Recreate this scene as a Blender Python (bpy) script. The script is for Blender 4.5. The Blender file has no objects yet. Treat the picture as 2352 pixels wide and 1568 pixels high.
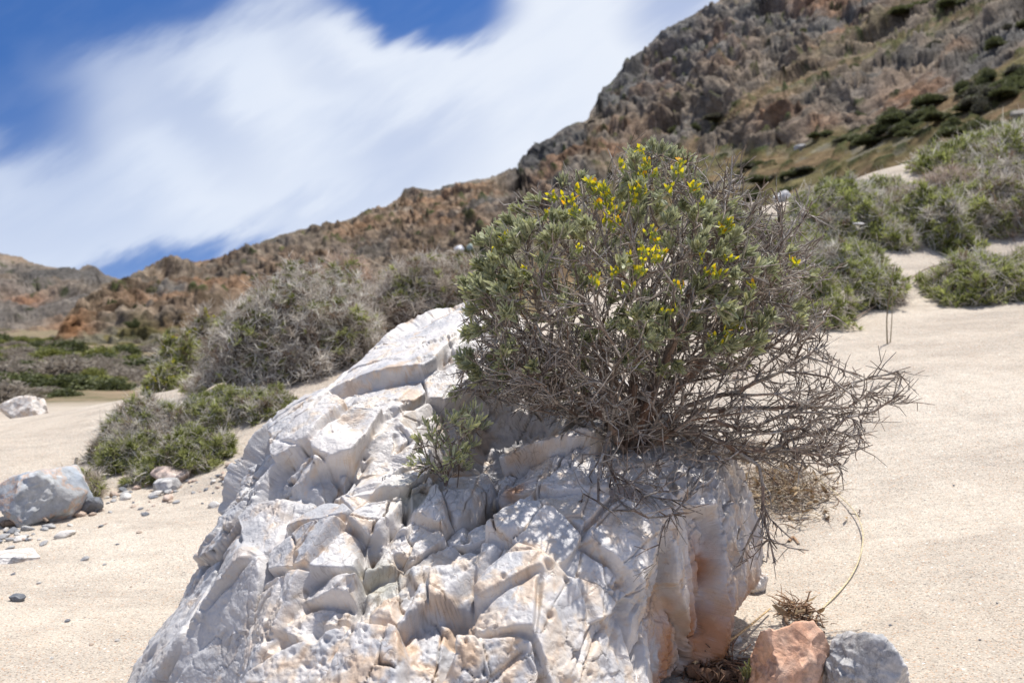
import bpy, math, numpy as np
from mathutils import Vector
C = bpy.context.scene.collection
S = bpy.context.scene
rng = np.random.default_rng(7)
PI = math.pi
# ------------------------------------------------------------------ camera frame
CAM = np.array([0.0, 0.0, 0.60]); PITCH = math.radians(3.0); FPX = 1024*28/36
def ray(dx, dy):
    px = np.asarray(dx, float)*1024/2352; py = np.asarray(dy, float)*1024/2352
    xr = (px-512)/FPX; yr = -(py-341)/FPX
    y = math.cos(PITCH) + yr*math.sin(PITCH); z = -math.sin(PITCH) + yr*math.cos(PITCH)
    return np.stack([xr/y, np.ones_like(xr), z/y], -1)
def at(dx, dy, Y):
    return CAM + ray(dx, dy)*np.asarray(Y, float)[..., None]
# ------------------------------------------------------------------ noise
def h3(i, j, k, s=0):
    n = (i.astype(np.int64)*73856093) ^ (j.astype(np.int64)*19349663) ^ (k.astype(np.int64)*83492791) ^ (s*2654435761 & 0x7fffffff)
    n = n & 0xffffffff
    n = ((n >> 16) ^ n)*0x45d9f3b & 0xffffffff
    n = ((n >> 16) ^ n)*0x45d9f3b & 0xffffffff
    n = (n >> 16) ^ n
    return (n & 0xffffff)/float(0xffffff)
def vn(P, s=0):
    I = np.floor(P).astype(np.int64); f = P-I; f = f*f*f*(f*(f*6-15)+10)
    r = 0
    for a in (0, 1):
        wa = f[:, 0] if a else 1-f[:, 0]
        for b in (0, 1):
            wb = f[:, 1] if b else 1-f[:, 1]
            for c in (0, 1):
                wc = f[:, 2] if c else 1-f[:, 2]
                r = r + wa*wb*wc*h3(I[:, 0]+a, I[:, 1]+b, I[:, 2]+c, s)
    return r*2-1
def fbm(P, o=4, s=0, g=.5):
    r = 0; a = 1; t = 0
    for k in range(o):
        r = r + a*vn(P*(2.03**k)+k*17.3, s+k); t += a; a *= g
    return r/t
def ridged(P, o=4, s=0):
    r = 0; a = 1; t = 0
    for k in range(o):
        r = r + a*(1-np.abs(vn(P*(2.03**k)+k*9.1, s+k))*2); t += a; a *= .5
    return r/t
def worley(P, s=0, jit=.95):
    """F1, F2 and the seeds (point, random ids) of the nearest two cells"""
    n = len(P); I = np.floor(P).astype(np.int64)
    F1 = np.full(n, 9.); F2 = np.full(n, 9.); S1 = np.zeros((n, 3)); S2 = np.zeros((n, 3)); J1 = np.zeros((n, 3), np.int64); J2 = np.zeros((n, 3), np.int64)
    for a in (-1, 0, 1):
        for b in (-1, 0, 1):
            for c in (-1, 0, 1):
                J = I+np.array([a, b, c])
                Q = J+.5+jit*(np.stack([h3(J[:, 0], J[:, 1], J[:, 2], s+q) for q in (1, 2, 3)], -1)-.5)
                d = np.sqrt(((P-Q)**2).sum(1))
                m = d < F1; m2 = (~m) & (d < F2)
                F2 = np.where(m, F1, np.where(m2, d, F2)); S2 = np.where(m[:, None], S1, np.where(m2[:, None], Q, S2)); J2 = np.where(m[:, None], J1, np.where(m2[:, None], J, J2))
                F1 = np.where(m, d, F1); S1 = np.where(m[:, None], Q, S1); J1 = np.where(m[:, None], J, J1)
    return F1, F2, S1, S2, J1, J2
def sst(a, b, x):
    t = np.clip((x-a)/(b-a), 0, 1); return t*t*(3-2*t)
def facets(P, s, tilt, step, soft, jit=.95):
    """height of a field of tilted blocks (P already scaled to cells), and F2-F1"""
    F1, F2, S1, S2, J1, J2 = worley(P, s, jit)
    def val(Sd, J):
        t = np.stack([h3(J[:, 0], J[:, 1], J[:, 2], s+q) for q in (11, 12, 13)], -1)-.5
        return ((P-Sd)*t*2*tilt).sum(1) + (h3(J[:, 0], J[:, 1], J[:, 2], s+14)-.5)*2*step
    v1 = val(S1, J1); v2 = val(S2, J2)
    w = .5+.5*sst(0, soft, F2-F1)
    return v1*w+v2*(1-w), F2-F1, h3(J1[:, 0], J1[:, 1], J1[:, 2], s+20)
def rbf_fit(X, y, kern):
    n = len(X); A = kern(np.linalg.norm(X[:, None]-X[None], axis=2))
    Pm = np.hstack([np.ones((n, 1)), X]); m = Pm.shape[1]
    M = np.zeros((n+m, n+m)); M[:n, :n] = A+np.eye(n)*1e-6; M[:n, n:] = Pm; M[n:, :n] = Pm.T
    w = np.linalg.lstsq(M, np.concatenate([y, np.zeros(m)]), rcond=None)[0]
    def f(Q):
        out = np.empty(len(Q))
        for a in range(0, len(Q), 40000):
            q = Q[a:a+40000]
            out[a:a+40000] = kern(np.linalg.norm(q[:, None]-X[None], axis=2))@w[:n] + w[n] + q@w[n+1:]
        return out
    return f
# ------------------------------------------------------------------ objects
def tag(o, label=None, cat=None, group=None, kind=None):
    if label: o['label'] = label
    if cat: o['category'] = cat
    if group: o['group'] = group
    if kind: o['kind'] = kind
    return o
def empty(name, loc, label, cat, group=None):
    o = bpy.data.objects.new(name, None); C.objects.link(o); o.location = loc; o.empty_display_size = .05
    return tag(o, label, cat, group)
def mesh(name, V, F, mat, parent=None, col=None, smooth=True, loc=None, link=True):
    V = np.asarray(V, np.float32); F = np.asarray(F, np.int32); k = F.shape[1]
    if loc is not None: V = V-np.asarray(loc, np.float32)
    me = bpy.data.meshes.new(name); me.vertices.add(len(V)); me.vertices.foreach_set('co', V.ravel())
    me.loops.add(F.size); me.loops.foreach_set('vertex_index', F.ravel())
    me.polygons.add(len(F)); me.polygons.foreach_set('loop_start', np.arange(len(F), dtype=np.int32)*k)
    me.polygons.foreach_set('use_smooth', np.full(len(F), smooth))
    me.update(calc_edges=True); me.validate()
    if col is not None:
        a = me.color_attributes.new('Col', 'FLOAT_COLOR', 'POINT')
        a.data.foreach_set('color', np.hstack([col, np.ones((len(V), 1))]).astype(np.float32).ravel())
    if mat: me.materials.append(mat)
    if not link: return me
    o = bpy.data.objects.new(name, me); C.objects.link(o)
    if loc is not None: o.location = tuple(float(v) for v in loc)
    if parent is not None:
        o.parent = parent
        if loc is not None: o.location = (0, 0, 0)
    return o
def normals(V, F):
    n = np.cross(V[F[:, 2]]-V[F[:, 0]], V[F[:, -1]]-V[F[:, 1]]) if F.shape[1] == 4 else np.cross(V[F[:, 1]]-V[F[:, 0]], V[F[:, 2]]-V[F[:, 0]])
    N = np.zeros_like(V)
    for k in range(F.shape[1]):
        for c in range(3): N[:, c] += np.bincount(F[:, k], n[:, c], len(V))
    return N/np.maximum(np.linalg.norm(N, axis=1, keepdims=True), 1e-12)
def gridF(nr, nc, off=0):
    i = np.arange(nr-1)[:, None]*nc+np.arange(nc-1)[None]
    i = i.ravel()+off
    return np.stack([i, i+1, i+nc+1, i+nc], -1)
def unit(v): return v/np.maximum(np.linalg.norm(v, axis=-1, keepdims=True), 1e-12)
def frames(d):
    a = np.where(np.abs(d[:, 2:3]) < .9, np.array([[0, 0, 1.]]), np.array([[1., 0, 0]]))
    u = unit(np.cross(d, a)); return u, np.cross(d, u)
def tubes(P0, P1, R0, R1, k=5):
    d = unit(P1-P0); u, v = frames(d); n = len(P0)
    P0 = P0-d*R0[:, None]*.3; P1 = P1+d*R1[:, None]*.3
    a = np.arange(k)*2*PI/k
    ring = np.cos(a)[None, :, None]*u[:, None]+np.sin(a)[None, :, None]*v[:, None]
    V = np.concatenate([P0[:, None]+ring*R0[:, None, None], P1[:, None]+ring*R1[:, None, None]], 1).reshape(-1, 3)
    j = np.arange(k); q = np.stack([j, (j+1) % k, (j+1) % k+k, j+k], -1)
    F = (np.arange(n)[:, None, None]*2*k+q[None]).reshape(-1, 4)
    return V, F
def blades(P, D, L, W, bend, rows=3, up=None, colb=None, colt=None, cole=None):
    """folded narrow leaves: base P, direction D, length, width; 3 verts a row, rows+1 rows"""
    n = len(P); D = unit(D); r = unit(rng.normal(size=(n, 3))); side = unit(np.cross(D, r)); nrm = np.cross(side, D)
    t = np.linspace(0, 1, rows+1); prof = np.array([.35, .8, 1., .95, .45]) if rows == 4 else np.array([.35, .95, 1., .2]) if rows == 3 else (np.array([.8, .9, .1]) if rows == 2 else np.array([1, .2]))
    V = np.zeros((n, rows+1, 3, 3)); K = np.zeros((n, rows+1, 3, 3))
    for i, tt in enumerate(t):
        c = P+D*(L*tt)[:, None]+nrm*(bend*L*tt*tt)[:, None]
        w = (W*.5*prof[i])[:, None]
        V[:, i, 0] = c-side*w+nrm*w*.35; V[:, i, 1] = c; V[:, i, 2] = c+side*w+nrm*w*.35
        if colb is not None:
            cc = colb*(1-tt)+colt*tt
            K[:, i, 1] = cc; ce = cc if cole is None else cole
            K[:, i, 0] = ce; K[:, i, 2] = ce
    q = []
    for i in range(rows):
        for j in (0, 1): q.append([i*3+j, i*3+j+1, i*3+j+4, i*3+j+3])
    F = (np.arange(n)[:, None, None]*(rows+1)*3+np.array(q)[None]).reshape(-1, 4)
    return V.reshape(-1, 3), F, K.reshape(-1, 3)
def ribbons(P, D, L, W, bend, colb, colt):
    """two-quad flat blades for small far stems"""
    n = len(P); D = unit(D); r = unit(rng.normal(size=(n, 3))); side = unit(np.cross(D, r)); nrm = np.cross(side, D)
    V = np.zeros((n, 3, 2, 3)); K = np.zeros((n, 3, 2, 3))
    for i, (tt, w) in enumerate(((0, 1), (.55, .85), (1, .25))):
        c = P+D*(L*tt)[:, None]+nrm*(bend*L*tt*tt)[:, None]
        V[:, i, 0] = c-side*(W*.5*w)[:, None]; V[:, i, 1] = c+side*(W*.5*w)[:, None]
        K[:, i, :] = (colb*(1-tt)+colt*tt)[:, None]
    q = np.array([[0, 1, 3, 2], [2, 3, 5, 4]])
    F = (np.arange(n)[:, None, None]*6+q[None]).reshape(-1, 4)
    return V.reshape(-1, 3), F, K.reshape(-1, 3)
# ------------------------------------------------------------------ materials
def material(name, build):
    m = bpy.data.materials.new(name); m.use_nodes = True; nt = m.node_tree; nt.nodes.clear()
    out = nt.nodes.new('ShaderNodeOutputMaterial'); b = nt.nodes.new('ShaderNodeBsdfPrincipled')
    nt.links.new(b.outputs[0], out.inputs[0]); build(nt, b, out); return m
def N(nt, t, **kw):
    n = nt.nodes.new(t)
    for k, v in kw.items():
        if k.startswith('i_'):
            key = k[2:]; key = int(key) if key.isdigit() else key.replace('_', ' ')
            n.inputs[key].default_value = v
        else: setattr(n, k, v)
    return n
def mixc(nt, a, b, f, mode='MIX'):
    m = N(nt, 'ShaderNodeMix', data_type='RGBA', blend_type=mode)
    for s, i in ((f, 0), (a, 6), (b, 7)):
        if hasattr(s, 'is_linked'): nt.links.new(s, m.inputs[i])
        elif i == 0: m.inputs[0].default_value = s
        else: m.inputs[i].default_value = (*s, 1) if len(s) == 3 else s
    return m.outputs[2]
def ramp(nt, fac, stops):
    r = N(nt, 'ShaderNodeValToRGB'); e = r.color_ramp.elements
    while len(e) < len(stops): e.new(.5)
    for k, (p, c) in enumerate(stops):
        e[k].position = p; e[k].color = (c, c, c, 1) if not hasattr(c, '__len__') else (*c, 1)
    nt.links.new(fac, r.inputs[0]); return r.outputs[0]
def bump(nt, h, dist, strength, b, prev=None):
    n = N(nt, 'ShaderNodeBump'); n.inputs['Distance'].default_value = dist; n.inputs['Strength'].default_value = strength
    nt.links.new(h, n.inputs['Height'])
    if prev is not None: nt.links.new(prev, n.inputs['Normal'])
    nt.links.new(n.outputs[0], b.inputs['Normal']); return n.outputs[0]
def coltex(nt): return N(nt, 'ShaderNodeVertexColor', layer_name='Col').outputs[0]
def pos(nt): return N(nt, 'ShaderNodeNewGeometry').outputs['Position']
def noise(nt, vec, scale, detail=4, rough=.55):
    n = N(nt, 'ShaderNodeTexNoise'); n.inputs['Scale'].default_value = scale; n.inputs['Detail'].default_value = detail; n.inputs['Roughness'].default_value = rough
    nt.links.new(vec, n.inputs['Vector']); return n.outputs['Fac']
def facet_height(nt, vec, scale, amp):
    """piecewise planar height: every cell is a plane with its own tilt"""
    v = N(nt, 'ShaderNodeTexVoronoi'); v.inputs['Scale'].default_value = scale; nt.links.new(vec, v.inputs['Vector'])
    d = N(nt, 'ShaderNodeVectorMath', operation='SUBTRACT'); nt.links.new(vec, d.inputs[0]); nt.links.new(v.outputs['Position'], d.inputs[1])
    c = N(nt, 'ShaderNodeVectorMath', operation='SUBTRACT'); nt.links.new(v.outputs['Color'], c.inputs[0]); c.inputs[1].default_value = (.5, .5, .5)
    q = N(nt, 'ShaderNodeVectorMath', operation='DOT_PRODUCT'); nt.links.new(d.outputs[0], q.inputs[0]); nt.links.new(c.outputs[0], q.inputs[1])
    m = N(nt, 'ShaderNodeMath', operation='MULTIPLY'); m.inputs[1].default_value = amp; nt.links.new(q.outputs['Value'], m.inputs[0]); return m.outputs[0]
def leafmat(name, rough=.55, trans=.3):
    m = bpy.data.materials.new(name); m.use_nodes = True; nt = m.node_tree; nt.nodes.clear()
    out = nt.nodes.new('ShaderNodeOutputMaterial'); b = N(nt, 'ShaderNodeBsdfPrincipled'); b.inputs['Roughness'].default_value = rough
    b.inputs['Specular IOR Level'].default_value = .35
    t = N(nt, 'ShaderNodeBsdfTranslucent'); mx = N(nt, 'ShaderNodeMixShader'); mx.inputs[0].default_value = trans
    c = coltex(nt); nt.links.new(c, b.inputs['Base Color']); nt.links.new(c, t.inputs[0])
    nt.links.new(b.outputs[0], mx.inputs[1]); nt.links.new(t.outputs[0], mx.inputs[2]); nt.links.new(mx.outputs[0], out.inputs[0]); return m
M_leaf = leafmat('leaf', .5, .3); M_blade = leafmat('dune_foliage', .6, .32); M_petal = leafmat('petal', .5, .35)
def b_wood(nt, b, out):
    p = pos(nt); c = coltex(nt); n = noise(nt, p, 260, 3)
    nt.links.new(mixc(nt, c, ramp(nt, n, [(.3, .55), (.7, 1.25)]), 1.0, 'MULTIPLY'), b.inputs['Base Color'])
    b.inputs['Roughness'].default_value = .75; bump(nt, n, .0006, .7, b)
M_wood = material('weathered_wood', b_wood)
def b_core(nt, b, out):
    p = pos(nt); c = coltex(nt); n = noise(nt, p, 45, 5, .7)
    nt.links.new(mixc(nt, c, ramp(nt, n, [(.3, .4), (.7, 1.4)]), 1.0, 'MULTIPLY'), b.inputs['Base Color'])
    b.inputs['Roughness'].default_value = .95; bump(nt, n, .02, 1, b)
M_core = material('twiggy_core', b_core)
def b_sand(nt, b, out):
    p = pos(nt)
    big = noise(nt, p, 1.3, 4); mid = noise(nt, p, 14, 4)
    base = mixc(nt, (.495, .43, .355), (.605, .54, .455), ramp(nt, big, [(.35, 0), (.65, 1)]))
    st = N(nt, 'ShaderNodeMapping'); st.inputs['Rotation'].default_value = (0, 0, .5); st.inputs['Scale'].default_value = (1, 3.5, 1); nt.links.new(p, st.inputs[0])
    base = mixc(nt, base, (.36, .30, .24), ramp(nt, mid, [(.45, 0), (.8, .35)]))
    base = mixc(nt, base, (.40, .35, .295), ramp(nt, noise(nt, st.outputs[0], 2.2, 5, .6), [(.46, 0), (.66, .75)]))
    v = N(nt, 'ShaderNodeTexVoronoi'); v.inputs['Scale'].default_value = 430; nt.links.new(p, v.inputs['Vector'])
    sp = N(nt, 'ShaderNodeSeparateColor'); nt.links.new(v.outputs['Color'], sp.inputs[0])
    grain = ramp(nt, sp.outputs[0], [(0, .25), (.08, .42), (.12, .82), (.6, 1.0), (.84, 1.14), (1, 1.5)])
    col = mixc(nt, base, grain, .65, 'MULTIPLY')
    org = ramp(nt, sp.outputs[1], [(.9, 0), (.93, .55)])
    col = mixc(nt, col, (.50, .28, .15), org)
    # larger dark and white shell bits
    v2 = N(nt, 'ShaderNodeTexVoronoi'); v2.inputs['Scale'].default_value = 95; nt.links.new(p, v2.inputs['Vector'])
    s2 = N(nt, 'ShaderNodeSeparateColor'); nt.links.new(v2.outputs['Color'], s2.inputs[0])
    near = N(nt, 'ShaderNodeMath', operation='LESS_THAN'); near.inputs[1].default_value = .22; nt.links.new(v2.outputs['Distance'], near.inputs[0])
    dk = N(nt, 'ShaderNodeMath', operation='MULTIPLY'); nt.links.new(near.outputs[0], dk.inputs[0]); nt.links.new(ramp(nt, s2.outputs[0], [(.93, 0), (.95, .8)]), dk.inputs[1])
    col = mixc(nt, col, (.16, .15, .15), dk.outputs[0])
    wt = N(nt, 'ShaderNodeMath', operation='MULTIPLY'); nt.links.new(near.outputs[0], wt.inputs[0]); nt.links.new(ramp(nt, s2.outputs[1], [(.93, 0), (.95, .8)]), wt.inputs[1])
    col = mixc(nt, col, (.8, .78, .73), wt.outputs[0])
    # farther off, the ground turns to soil and low dry cover
    cc = N(nt, 'ShaderNodeVertexColor', layer_name='Col'); so = N(nt, 'ShaderNodeSeparateColor'); nt.links.new(cc.outputs[0], so.inputs[0])
    soil = mixc(nt, (.27, .20, .13), (.13, .12, .06), ramp(nt, noise(nt, p, 2.4, 6, .75), [(.4, 0), (.6, 1)]))
    col = mixc(nt, col, soil, so.outputs[0])
    nt.links.new(col, b.inputs['Base Color']); b.inputs['Roughness'].default_value = .9; b.inputs['Specular IOR Level'].default_value = .2
    n1 = bump(nt, noise(nt, p, 9, 5, .6), .02, .55, b); n1 = bump(nt, noise(nt, st.outputs[0], 16, 4, .6), .008, .6, b, n1)
    n2 = bump(nt, sp.outputs[2], .0012, .9, b, n1)
    bump(nt, noise(nt, p, 160, 2), .003, .6, b, n2)
M_sand = material('sand', b_sand)
def b_marble(nt, b, out):
    p = pos(nt); c = coltex(nt); n = noise(nt, p, 28, 6, .6); n2 = noise(nt, p, 190, 4, .6)
    v = N(nt, 'ShaderNodeTexVoronoi', feature='DISTANCE_TO_EDGE'); v.inputs['Scale'].default_value = 17
    wv = N(nt, 'ShaderNodeVectorMath', operation='ADD'); nz = N(nt, 'ShaderNodeTexNoise'); nz.inputs['Scale'].default_value = 20; nt.links.new(p, nz.inputs['Vector'])
    sc = N(nt, 'ShaderNodeVectorMath', operation='SCALE'); sc.inputs[3].default_value = .14; nt.links.new(nz.outputs['Color'], sc.inputs[0])
    nt.links.new(p, wv.inputs[0]); nt.links.new(sc.outputs[0], wv.inputs[1]); nt.links.new(wv.outputs[0], v.inputs['Vector'])
    col = mixc(nt, c, ramp(nt, n, [(.3, .86), (.7, 1.06)]), 1.0, 'MULTIPLY')
    vein = ramp(nt, v.outputs['Distance'], [(0, 1), (.012, 0)])
    vm = N(nt, 'ShaderNodeMath', operation='MULTIPLY'); nt.links.new(vein, vm.inputs[0]); nt.links.new(ramp(nt, noise(nt, p, 7, 2), [(.53, 0), (.62, .6)]), vm.inputs[1])
    col = mixc(nt, col, (.26, .17, .11), vm.outputs[0])
    v3 = N(nt, 'ShaderNodeTexVoronoi', feature='DISTANCE_TO_EDGE'); v3.inputs['Scale'].default_value = 46; nt.links.new(wv.outputs[0], v3.inputs['Vector'])
    vm3 = N(nt, 'ShaderNodeMath', operation='MULTIPLY'); nt.links.new(ramp(nt, v3.outputs['Distance'], [(0, 1), (.02, 0)]), vm3.inputs[0]); nt.links.new(ramp(nt, noise(nt, p, 15, 3), [(.52, 0), (.6, .5)]), vm3.inputs[1]); col = mixc(nt, col, (.30, .20, .14), vm3.outputs[0])
    col = mixc(nt, col, (.42, .42, .44), ramp(nt, noise(nt, p, 12, 7, .7), [(.54, 0), (.70, .28)]))
    col = mixc(nt, col, (.60, .42, .27), ramp(nt, noise(nt, p, 33, 8, .75), [(.57, 0), (.66, .4)]))
    nt.links.new(col, b.inputs['Base Color']); b.inputs['Roughness'].default_value = .36; b.inputs['Specular IOR Level'].default_value = .45
    q = bump(nt, n2, .0016, .6, b)
    q = bump(nt, noise(nt, p, 75, 6, .7), .0035, .5, b, q)
    inv = ramp(nt, v.outputs['Distance'], [(0, 0), (.014, 1)]); bump(nt, inv, .002, .35, b, q)
M_marble = material('white_marble', b_marble)
def stonemat(name, a, bcol, scale=25, vein=None, rough=.75, facet=1.3):
    def f(nt, b, out):
        tc = N(nt, 'ShaderNodeTexCoord').outputs['Object']; n = noise(nt, tc, scale, 6, .65); n2 = noise(nt, tc, scale*7, 5, .7)
        col = mixc(nt, a, bcol, ramp(nt, n, [(.35, 0), (.65, 1)]))
        if vein:
            w = noise(nt, tc, scale*.5, 8, .75); col = mixc(nt, col, vein, ramp(nt, w, [(.47, 0), (.5, .8), (.53, 0)]))
        col = mixc(nt, col, ramp(nt, n2, [(.3, .7), (.7, 1.2)]), 1.0, 'MULTIPLY')
        nt.links.new(col, b.inputs['Base Color']); b.inputs['Roughness'].default_value = rough
        q = bump(nt, n2, .003, .7, b); q = bump(nt, facet_height(nt, tc, scale*1.6, facet), 1.0, 1.0, b, q) if facet else q; bump(nt, n, .008, .5, b, q)
    return material(name, f)
def b_hill(nt, b, out):
    p = pos(nt); c = coltex(nt); n = noise(nt, p, 1.1, 8, .72); n2 = noise(nt, p, .35, 6, .7)
    col = mixc(nt, c, ramp(nt, n, [(.25, .4), (.5, 1.1), (.75, 1.9)]), 1.0, 'MULTIPLY')
    nt.links.new(col, b.inputs['Base Color']); b.inputs['Roughness'].default_value = .95; b.inputs['Specular IOR Level'].default_value = .1
    q = bump(nt, n2, 1.6, .7, b); bump(nt, n, .6, .9, b, q)
M_hill = material('hill_rock', b_hill)
# ------------------------------------------------------------------ camera, sun, sky
cd = bpy.data.cameras.new('camera'); cam = bpy.data.objects.new('camera', cd); C.objects.link(cam); S.camera = cam
cam.location = CAM; cam.rotation_euler = (PI/2-PITCH, 0, 0); cd.lens = 28; cd.sensor_width = 36; cd.clip_start = .02; cd.clip_end = 3000
cd.dof.use_dof = True; cd.dof.focus_distance = 1.3; cd.dof.aperture_fstop = 6.3
SUN_EL = math.radians(71); SUN_AZ = math.radians(48)          # azimuth from +Y towards +X
sd = np.array([math.sin(SUN_AZ)*math.cos(SUN_EL), math.cos(SUN_AZ)*math.cos(SUN_EL), math.sin(SUN_EL)])
ld = bpy.data.lights.new('sun', 'SUN'); ld.energy = 5.6; ld.angle = math.radians(.53); ld.color = (1, .955, .89)
sun = bpy.data.objects.new('sun', ld); C.objects.link(sun); sun.rotation_euler = Vector(sd).to_track_quat('Z', 'Y').to_euler()
w = bpy.data.worlds.new('World'); S.world = w; w.use_nodes = True; nt = w.node_tree; nt.nodes.clear()
out = nt.nodes.new('ShaderNodeOutputWorld'); bg = nt.nodes.new('ShaderNodeBackground'); nt.links.new(bg.outputs[0], out.inputs[0])
sky = N(nt, 'ShaderNodeTexSky', sky_type='NISHITA', sun_disc=False); sky.sun_elevation = SUN_EL; sky.sun_rotation = SUN_AZ
sky.air_density = 1.0; sky.dust_density = .4; sky.ozone_density = 3.0
bg.inputs['Strength'].default_value = .1
def mth(op, a, b=None, c=None, clamp=False):
    m = N(nt, 'ShaderNodeMath', operation=op, use_clamp=clamp)
    for i, s in enumerate((a, b, c)):
        if s is None: continue
        if hasattr(s, 'is_linked'): nt.links.new(s, m.inputs[i])
        else: m.inputs[i].default_value = s
    return m.outputs[0]
gen = N(nt, 'ShaderNodeTexCoord').outputs['Generated']; lift = N(nt, 'ShaderNodeVectorMath', operation='ADD'); lift.inputs[1].default_value = (0, 0, .30); nt.links.new(gen, lift.inputs[0]); nrm_ = N(nt, 'ShaderNodeVectorMath', operation='NORMALIZE'); nt.links.new(lift.outputs[0], nrm_.inputs[0]); nt.links.new(nrm_.outputs[0], sky.inputs['Vector']); sep = N(nt, 'ShaderNodeSeparateXYZ'); nt.links.new(gen, sep.inputs[0])
yy = mth('MAXIMUM', sep.outputs[1], .08); U = mth('DIVIDE', sep.outputs[0], yy); V_ = mth('DIVIDE', sep.outputs[2], yy)
front = N(nt, 'ShaderNodeMapRange'); front.inputs[1].default_value = 0.0; front.inputs[2].default_value = .35; nt.links.new(sep.outputs[1], front.inputs[0])
# cloud sheet coordinates: streaks run up to the right
ang = math.radians(32); A_ = mth('ADD', mth('MULTIPLY', U, math.cos(ang)), mth('MULTIPLY', V_, math.sin(ang))); B_ = mth('SUBTRACT', mth('MULTIPLY', V_, math.cos(ang)), mth('MULTIPLY', U, math.sin(ang)))
cv = N(nt, 'ShaderNodeCombineXYZ'); nt.links.new(mth('MULTIPLY', A_, 1.6), cv.inputs[0]); nt.links.new(mth('MULTIPLY', B_, 6.0), cv.inputs[1])
cv2 = N(nt, 'ShaderNodeCombineXYZ'); nt.links.new(mth('MULTIPLY', A_, 2.0), cv2.inputs[0]); nt.links.new(mth('MULTIPLY', B_, 2.6), cv2.inputs[1])
n1 = mth('SUBTRACT', noise(nt, cv.outputs[0], 3.0, 5, .55), .5); n2 = mth('SUBTRACT', noise(nt, cv2.outputs[0], 1.5, 3, .5), .5)
Uw = mth('ADD', U, mth('MULTIPLY', n2, .10)); Vw = mth('ADD', V_, mth('MULTIPLY', n1, .15)); Vw = mth('ADD', Vw, mth('MULTIPLY', n2, .06))
def uv(px, py): return (px-512)/FPX, (299-py)/FPX
def blob(px, py, rx, ry, rot=0, amp=1.0, lo=.6, hi=1.3):
    u0, v0 = uv(px, py); c, s = math.cos(math.radians(rot)), math.sin(math.radians(rot))
    du = mth('SUBTRACT', Uw, u0); dv = mth('SUBTRACT', Vw, v0)
    a = mth('DIVIDE', mth('ADD', mth('MULTIPLY', du, c), mth('MULTIPLY', dv, s)), rx/FPX)
    b = mth('DIVIDE', mth('SUBTRACT', mth('MULTIPLY', dv, c), mth('MULTIPLY', du, s)), ry/FPX)
    r = mth('SQRT', mth('ADD', mth('MULTIPLY', a, a), mth('MULTIPLY', b, b)))
    m = N(nt, 'ShaderNodeMapRange', interpolation_type='SMOOTHERSTEP'); m.inputs[1].default_value = lo*.8; m.inputs[2].default_value = hi*1.12; m.inputs[3].default_value = amp; m.inputs[4].default_value = 0
    nt.links.new(r, m.inputs[0]); return m.outputs[0]
blue = None
for a in [(80, -22, 275, 88, 6), (-10, 80, 130, 76, -35, .95, .4, 1.35), (424, -14, 98, 60, -12, 1, .7, 1.2), (175, 278, 150, 26, 8, .85, .3, 1.4),
          (150, 100, 150, 45, -30, .30, 0, 1.4), (410, 150, 90, 45, 10, .26, 0, 1.4), (30, 225, 160, 50, 0, .22, 0, 1.4), (690, -10, 70, 40, 30, .5, .2, 1.4),
          (-350, 60, 260, 200, 0, 1), (1500, 0, 500, 300, 0, .6), (330, 215, 120, 22, 20, .18, 0, 1.4), (300, -420, 700, 300, 0, .8), (330, 70, 60, 30, -30, .16, 0, 1.4)]:
    v = blob(*a); blue = v if blue is None else mth('SUBTRACT', mth('ADD', blue, v), mth('MULTIPLY', blue, v))
cover = mth('SUBTRACT', 1.0, blue); cover = mth('ADD', mth('MULTIPLY', cover, front.outputs[0]), mth('MULTIPLY', mth('SUBTRACT', 1.0, front.outputs[0]), .35)); cover = mth('ADD', cover, mth('MULTIPLY', n1, .24), clamp=True)  # unseen cloud behind the camera and overhead is added to whiten the fill
cover = mth('MULTIPLY', cover, .96)
shade = mth('ADD', .5, mth('ADD', mth('MULTIPLY', n2, .9), mth('MULTIPLY', n1, .35)), clamp=True)
gx = mth('ADD', mth('MULTIPLY', U, .55), .55, clamp=True); shade = mth('MULTIPLY', mth('ADD', shade, gx), .6, clamp=True)
ccol = mixc(nt, (6.4, 7.5, 9.5), (9.5, 9.8, 10.3), shade)
skyc = mixc(nt, sky.outputs[0], (.50, .80, 1.22), 1.0, 'MULTIPLY')
nt.links.new(mixc(nt, skyc, ccol, cover), bg.inputs[0])
S.view_settings.view_transform = 'Standard'; S.view_settings.look = 'None'; S.view_settings.exposure = -.02; S.view_settings.gamma = 1
S.render.engine = 'CYCLES'; S.cycles.max_bounces = 6; S.cycles.diffuse_bounces = 3; S.cycles.transparent_max_bounces = 4; S.cycles.caustics_reflective = False; S.cycles.caustics_refractive = False
S.cycles.use_denoising = True
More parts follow.
